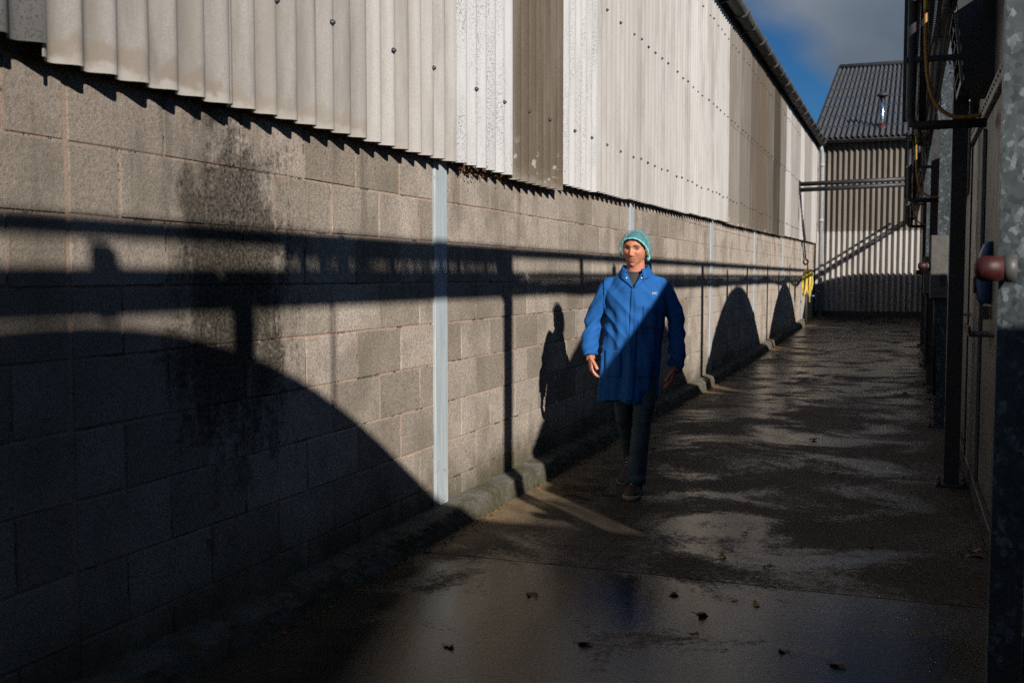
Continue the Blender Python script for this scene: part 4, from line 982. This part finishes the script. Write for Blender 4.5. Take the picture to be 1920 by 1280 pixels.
def fronty(x, z):
    h = bv.ray_cast(Vector((x, -1, z)), Vector((0, 1, 0)))
    return h[0].y if h[0] is not None else -0.1
def patch(name, outline, off, mat, parent, nz, nx=6, th=0.003):
    """cloth piece lying on the coat front; outline(t) -> (x0, x1, z)"""
    m = MB(); rows = []
    for j in range(nz + 1):
        x0, x1, z = outline(j / nz); rows.append([(x, fronty(x, z) - off, z) for x in np.linspace(x0, x1, nx)])
    m.ring(rows, closed=False); o = m.build(name, mat, parent)
    q = o.modifiers.new('th', 'SOLIDIFY'); q.thickness = th; q.offset = 0
    return o
patch('placket', lambda t: (-0.012 - 0.010 * t - 0.02 * t, 0.034 - 0.03 * t, 1.335 - 0.725 * t), 0.0045, COAT, coat, 60, 6, 0.005)
patch('chest_pocket', lambda t: (0.062, 0.150, 1.215 - 0.14 * t), 0.003, COAT, coat, 12, 8)
patch('side_pocket', lambda t: (-0.185 + 0.0 * t, -0.075, 0.93 - 0.17 * t), 0.003, COAT, coat, 12, 8)
patch('side_pocket', lambda t: (0.030, 0.120, 0.93 - 0.17 * t), 0.003, COAT, coat, 12, 8)
for z in (1.19, 1.06):
    x = 0.012; m = MB(); y = fronty(x, z) - 0.008; m.ring([[(x + math.cos(a) * 0.005, y + h, z + math.sin(a) * 0.005) for a in np.linspace(0, 2 * math.pi, 10, endpoint=False)] for h in (0.0, 0.004)]); m.build('button', COAT, coat, fixn=True)
# collar and lapels
cr = []
for i in range(49):
    a = R(-62) + (R(242) - R(-62)) * i / 48.0                  # 90 degrees is the nape
    b = math.sin(a); fr = max(0, -b)                           # fr grows towards the front ends
    cx, cy = 0.0, 0.018
    row = []
    for (r, z) in ((0.066, 1.425), (0.068, 1.455), (0.073, 1.474), (0.081, 1.475), (0.090, 1.457), (0.100, 1.436), (0.109, 1.416)):
        zz = z - 0.030 * fr - (0.008 * fr if r > 0.09 else 0); rr = r + 0.020 * fr
        row.append((cx + math.cos(a) * rr * 1.02, cy + b * rr * (1.0 + 0.15 * fr), zz + 0.002 * math.sin(i * 0.9)))
    cr.append(row)
m = MB(); m.ring(cr, closed=False); co_ = m.build('collar', COAT, coat); q = co_.modifiers.new('th', 'SOLIDIFY'); q.thickness = 0.004; q.offset = 0
for s in (-1, 1):
    m = MB(); rows = []
    for j in range(11):
        t = j / 10.0; z = 1.422 - 0.09 * t
        xin = s * (0.043 - 0.041 * t); xo = s * (0.086 - 0.10 * max(0, t - 0.30) ** 1.0 * 1.17 + 0.012 * min(t, 0.3))
        if abs(xo) < abs(xin): xo = xin
        row = []
        for u in np.linspace(0, 1, 6):
            x = xin + (xo - xin) * u; y = min(fronty(x + s * 0.012, min(z, 1.40)), fronty(s * 0.06, min(z, 1.40))) if abs(x) < 0.05 else fronty(x, min(z, 1.40))
            row.append((x, y - 0.006 - 0.007 * math.sin(math.pi * u) - 0.004 * (1 - t), z))
        rows.append(row)
    m.ring(rows, closed=False); lp_ = m.build('lapel', COAT, coat); q = lp_.modifiers.new('th', 'SOLIDIFY'); q.thickness = 0.004; q.offset = 0
    x, z = s * 0.048, 1.392; y = rows[3][2][1] - 0.006
    m = MB(); m.ring([[(x + math.cos(a) * r, y - h, z + math.sin(a) * r) for a in np.linspace(0, 2 * math.pi, 10, endpoint=False)] for r, h in ((0.0062, -0.003), (0.006, 0.001), (0.004, 0.003))]); m.build('snap', SNAP, lp_, fixn=True)
# t-shirt in the neck opening
m = MB(); torso(m, [(1.25, 0, 0.0, 0.13, 0.100), (1.33, 0, 0.004, 0.12, 0.098), (1.385, 0, 0.012, 0.098, 0.086), (1.415, 0, 0.016, 0.076, 0.076), (1.432, 0, 0.018, 0.066, 0.070)], 32, 4, 1.0); m.build('t_shirt', TEE, PERSON)
m = MB(); m.tube([(math.cos(a) * 0.0655, 0.018 + math.sin(a) * 0.070, 1.432 + 0.006 * math.sin(a)) for a in np.linspace(0, 2 * math.pi, 40)], 0.006, 8, caps=False); m.build('neck_rib', TEE, PERSON)
# embroidered mark on the chest
fc = bpy.data.curves.new('mark', 'FONT'); fc.body = 'MC'; fc.size = 0.022; fc.extrude = 0.001; fo_ = bpy.data.objects.new('mark', fc); C.objects.link(fo_)
dg = bpy.context.evaluated_depsgraph_get(); tme = bpy.data.meshes.new_from_object(fo_.evaluated_get(dg)); bpy.data.objects.remove(fo_)
tme.materials.append(simple('white thread', (0.8, 0.8, 0.8), 0.8, bump=0)); mk = link('embroidered_mark', tme, None, coat)
mk.rotation_euler = (R(90), 0, R(8)); mk.location = (0.118, min(fronty(0.118, 1.295), fronty(0.145, 1.295)) - 0.003, 1.288)
# trousers and boots -------------------------------------------------------
tm = MB()
torso(tm, [(0.72, -0.02, 0.0, 0.13, 0.105), (0.80, -0.02, 0.0, 0.155, 0.115), (0.95, -0.01, 0, 0.15, 0.11), (1.02, 0, 0, 0.14, 0.10)], 28, 3)
limb(tm, [(0.070, 0.0, 0.84, 0.082, 0.092), (0.070, -0.035, 0.66, 0.075, 0.082), (0.058, -0.075, 0.48, 0.062, 0.070), (0.038, -0.085, 0.28, 0.060, 0.068), (0.022, -0.095, 0.12, 0.064, 0.072), (0.020, -0.100, 0.065, 0.066, 0.076)], 24, 6)
limb(tm, [(-0.085, 0.0, 0.84, 0.080, 0.090), (-0.082, 0.035, 0.66, 0.074, 0.080), (-0.072, 0.09, 0.49, 0.062, 0.068), (-0.062, 0.235, 0.34, 0.060, 0.062), (-0.050, 0.385, 0.20, 0.060, 0.064), (-0.048, 0.42, 0.155, 0.062, 0.066)], 24, 6)
tme2 = remeshed(tm, 0.007, 3, 'trousers'); nrm = [v.normal.copy() for v in tme2.vertices]
for v in tme2.vertices:
    x, y, z = v.co; w = math.exp(-((z - 0.48) / 0.08) ** 2) + 1.3 * math.exp(-((z - 0.10) / 0.07) ** 2)
    v.co = v.co + nrm[v.index] * (0.010 * w * noise.noise(Vector((x * 9, y * 9, z * 28))) + 0.006 * noise.noise(Vector((x * 16, y * 16, z * 6))))
tme2.materials.append(DENIM); link('trousers', tme2, None, PERSON)
def boot(ax, ay, az, pitch, yaw):
    m = MB(); rings = []; so_ = MB(); sr = []
    #      y(forward -), half width, height at that station
    st = [(0.085, 0.022, 0.055), (0.075, 0.034, 0.105), (0.045, 0.040, 0.125), (0.0, 0.041, 0.125), (-0.05, 0.042, 0.098), (-0.10, 0.048, 0.075), (-0.15, 0.051, 0.064), (-0.19, 0.046, 0.056), (-0.212, 0.032, 0.046), (-0.222, 0.012, 0.036)]
    for y, hw, h in spline(st, 3):
        rings.append([(hw * math.copysign(abs(math.cos(a)) ** 0.7, math.cos(a)), y, 0.026 + max(0.0, math.sin(a)) ** 0.75 * (h - 0.026) - max(0, -math.sin(a)) * 0.004) for a in np.linspace(0, 2 * math.pi, 22, endpoint=False)])
        sr.append([((hw + 0.005) * math.copysign(abs(math.cos(a)) ** 0.35, math.cos(a)), y * 1.02, 0.015 + 0.014 * math.copysign(abs(math.sin(a)) ** 0.35, math.sin(a))) for a in np.linspace(0, 2 * math.pi, 18, endpoint=False)])
    o = None; m.ring(rings); b_ = m.build('boot', LEATHER, PERSON, fixn=True); so_.ring(sr); s_ = so_.build('sole', SOLE, b_, fixn=True)
    for k in range(4):
        y = -0.045 - 0.022 * k; z = 0.106 - 0.0095 * k - 0.001 * k * k; l = MB(); l.tube([(-0.018, y - 0.004, z - 0.006), (0.0, y, z + 0.002), (0.018, y + 0.004, z - 0.006)], 0.0022, 6); l.build('lace', SNAP, b_)
    b_.location = (ax, ay, az); b_.rotation_euler = (pitch, 0, yaw)
boot(0.018, -0.085, 0.0, 0, R(-4)); boot(-0.050, 0.40, 0.075, R(24), R(-12))
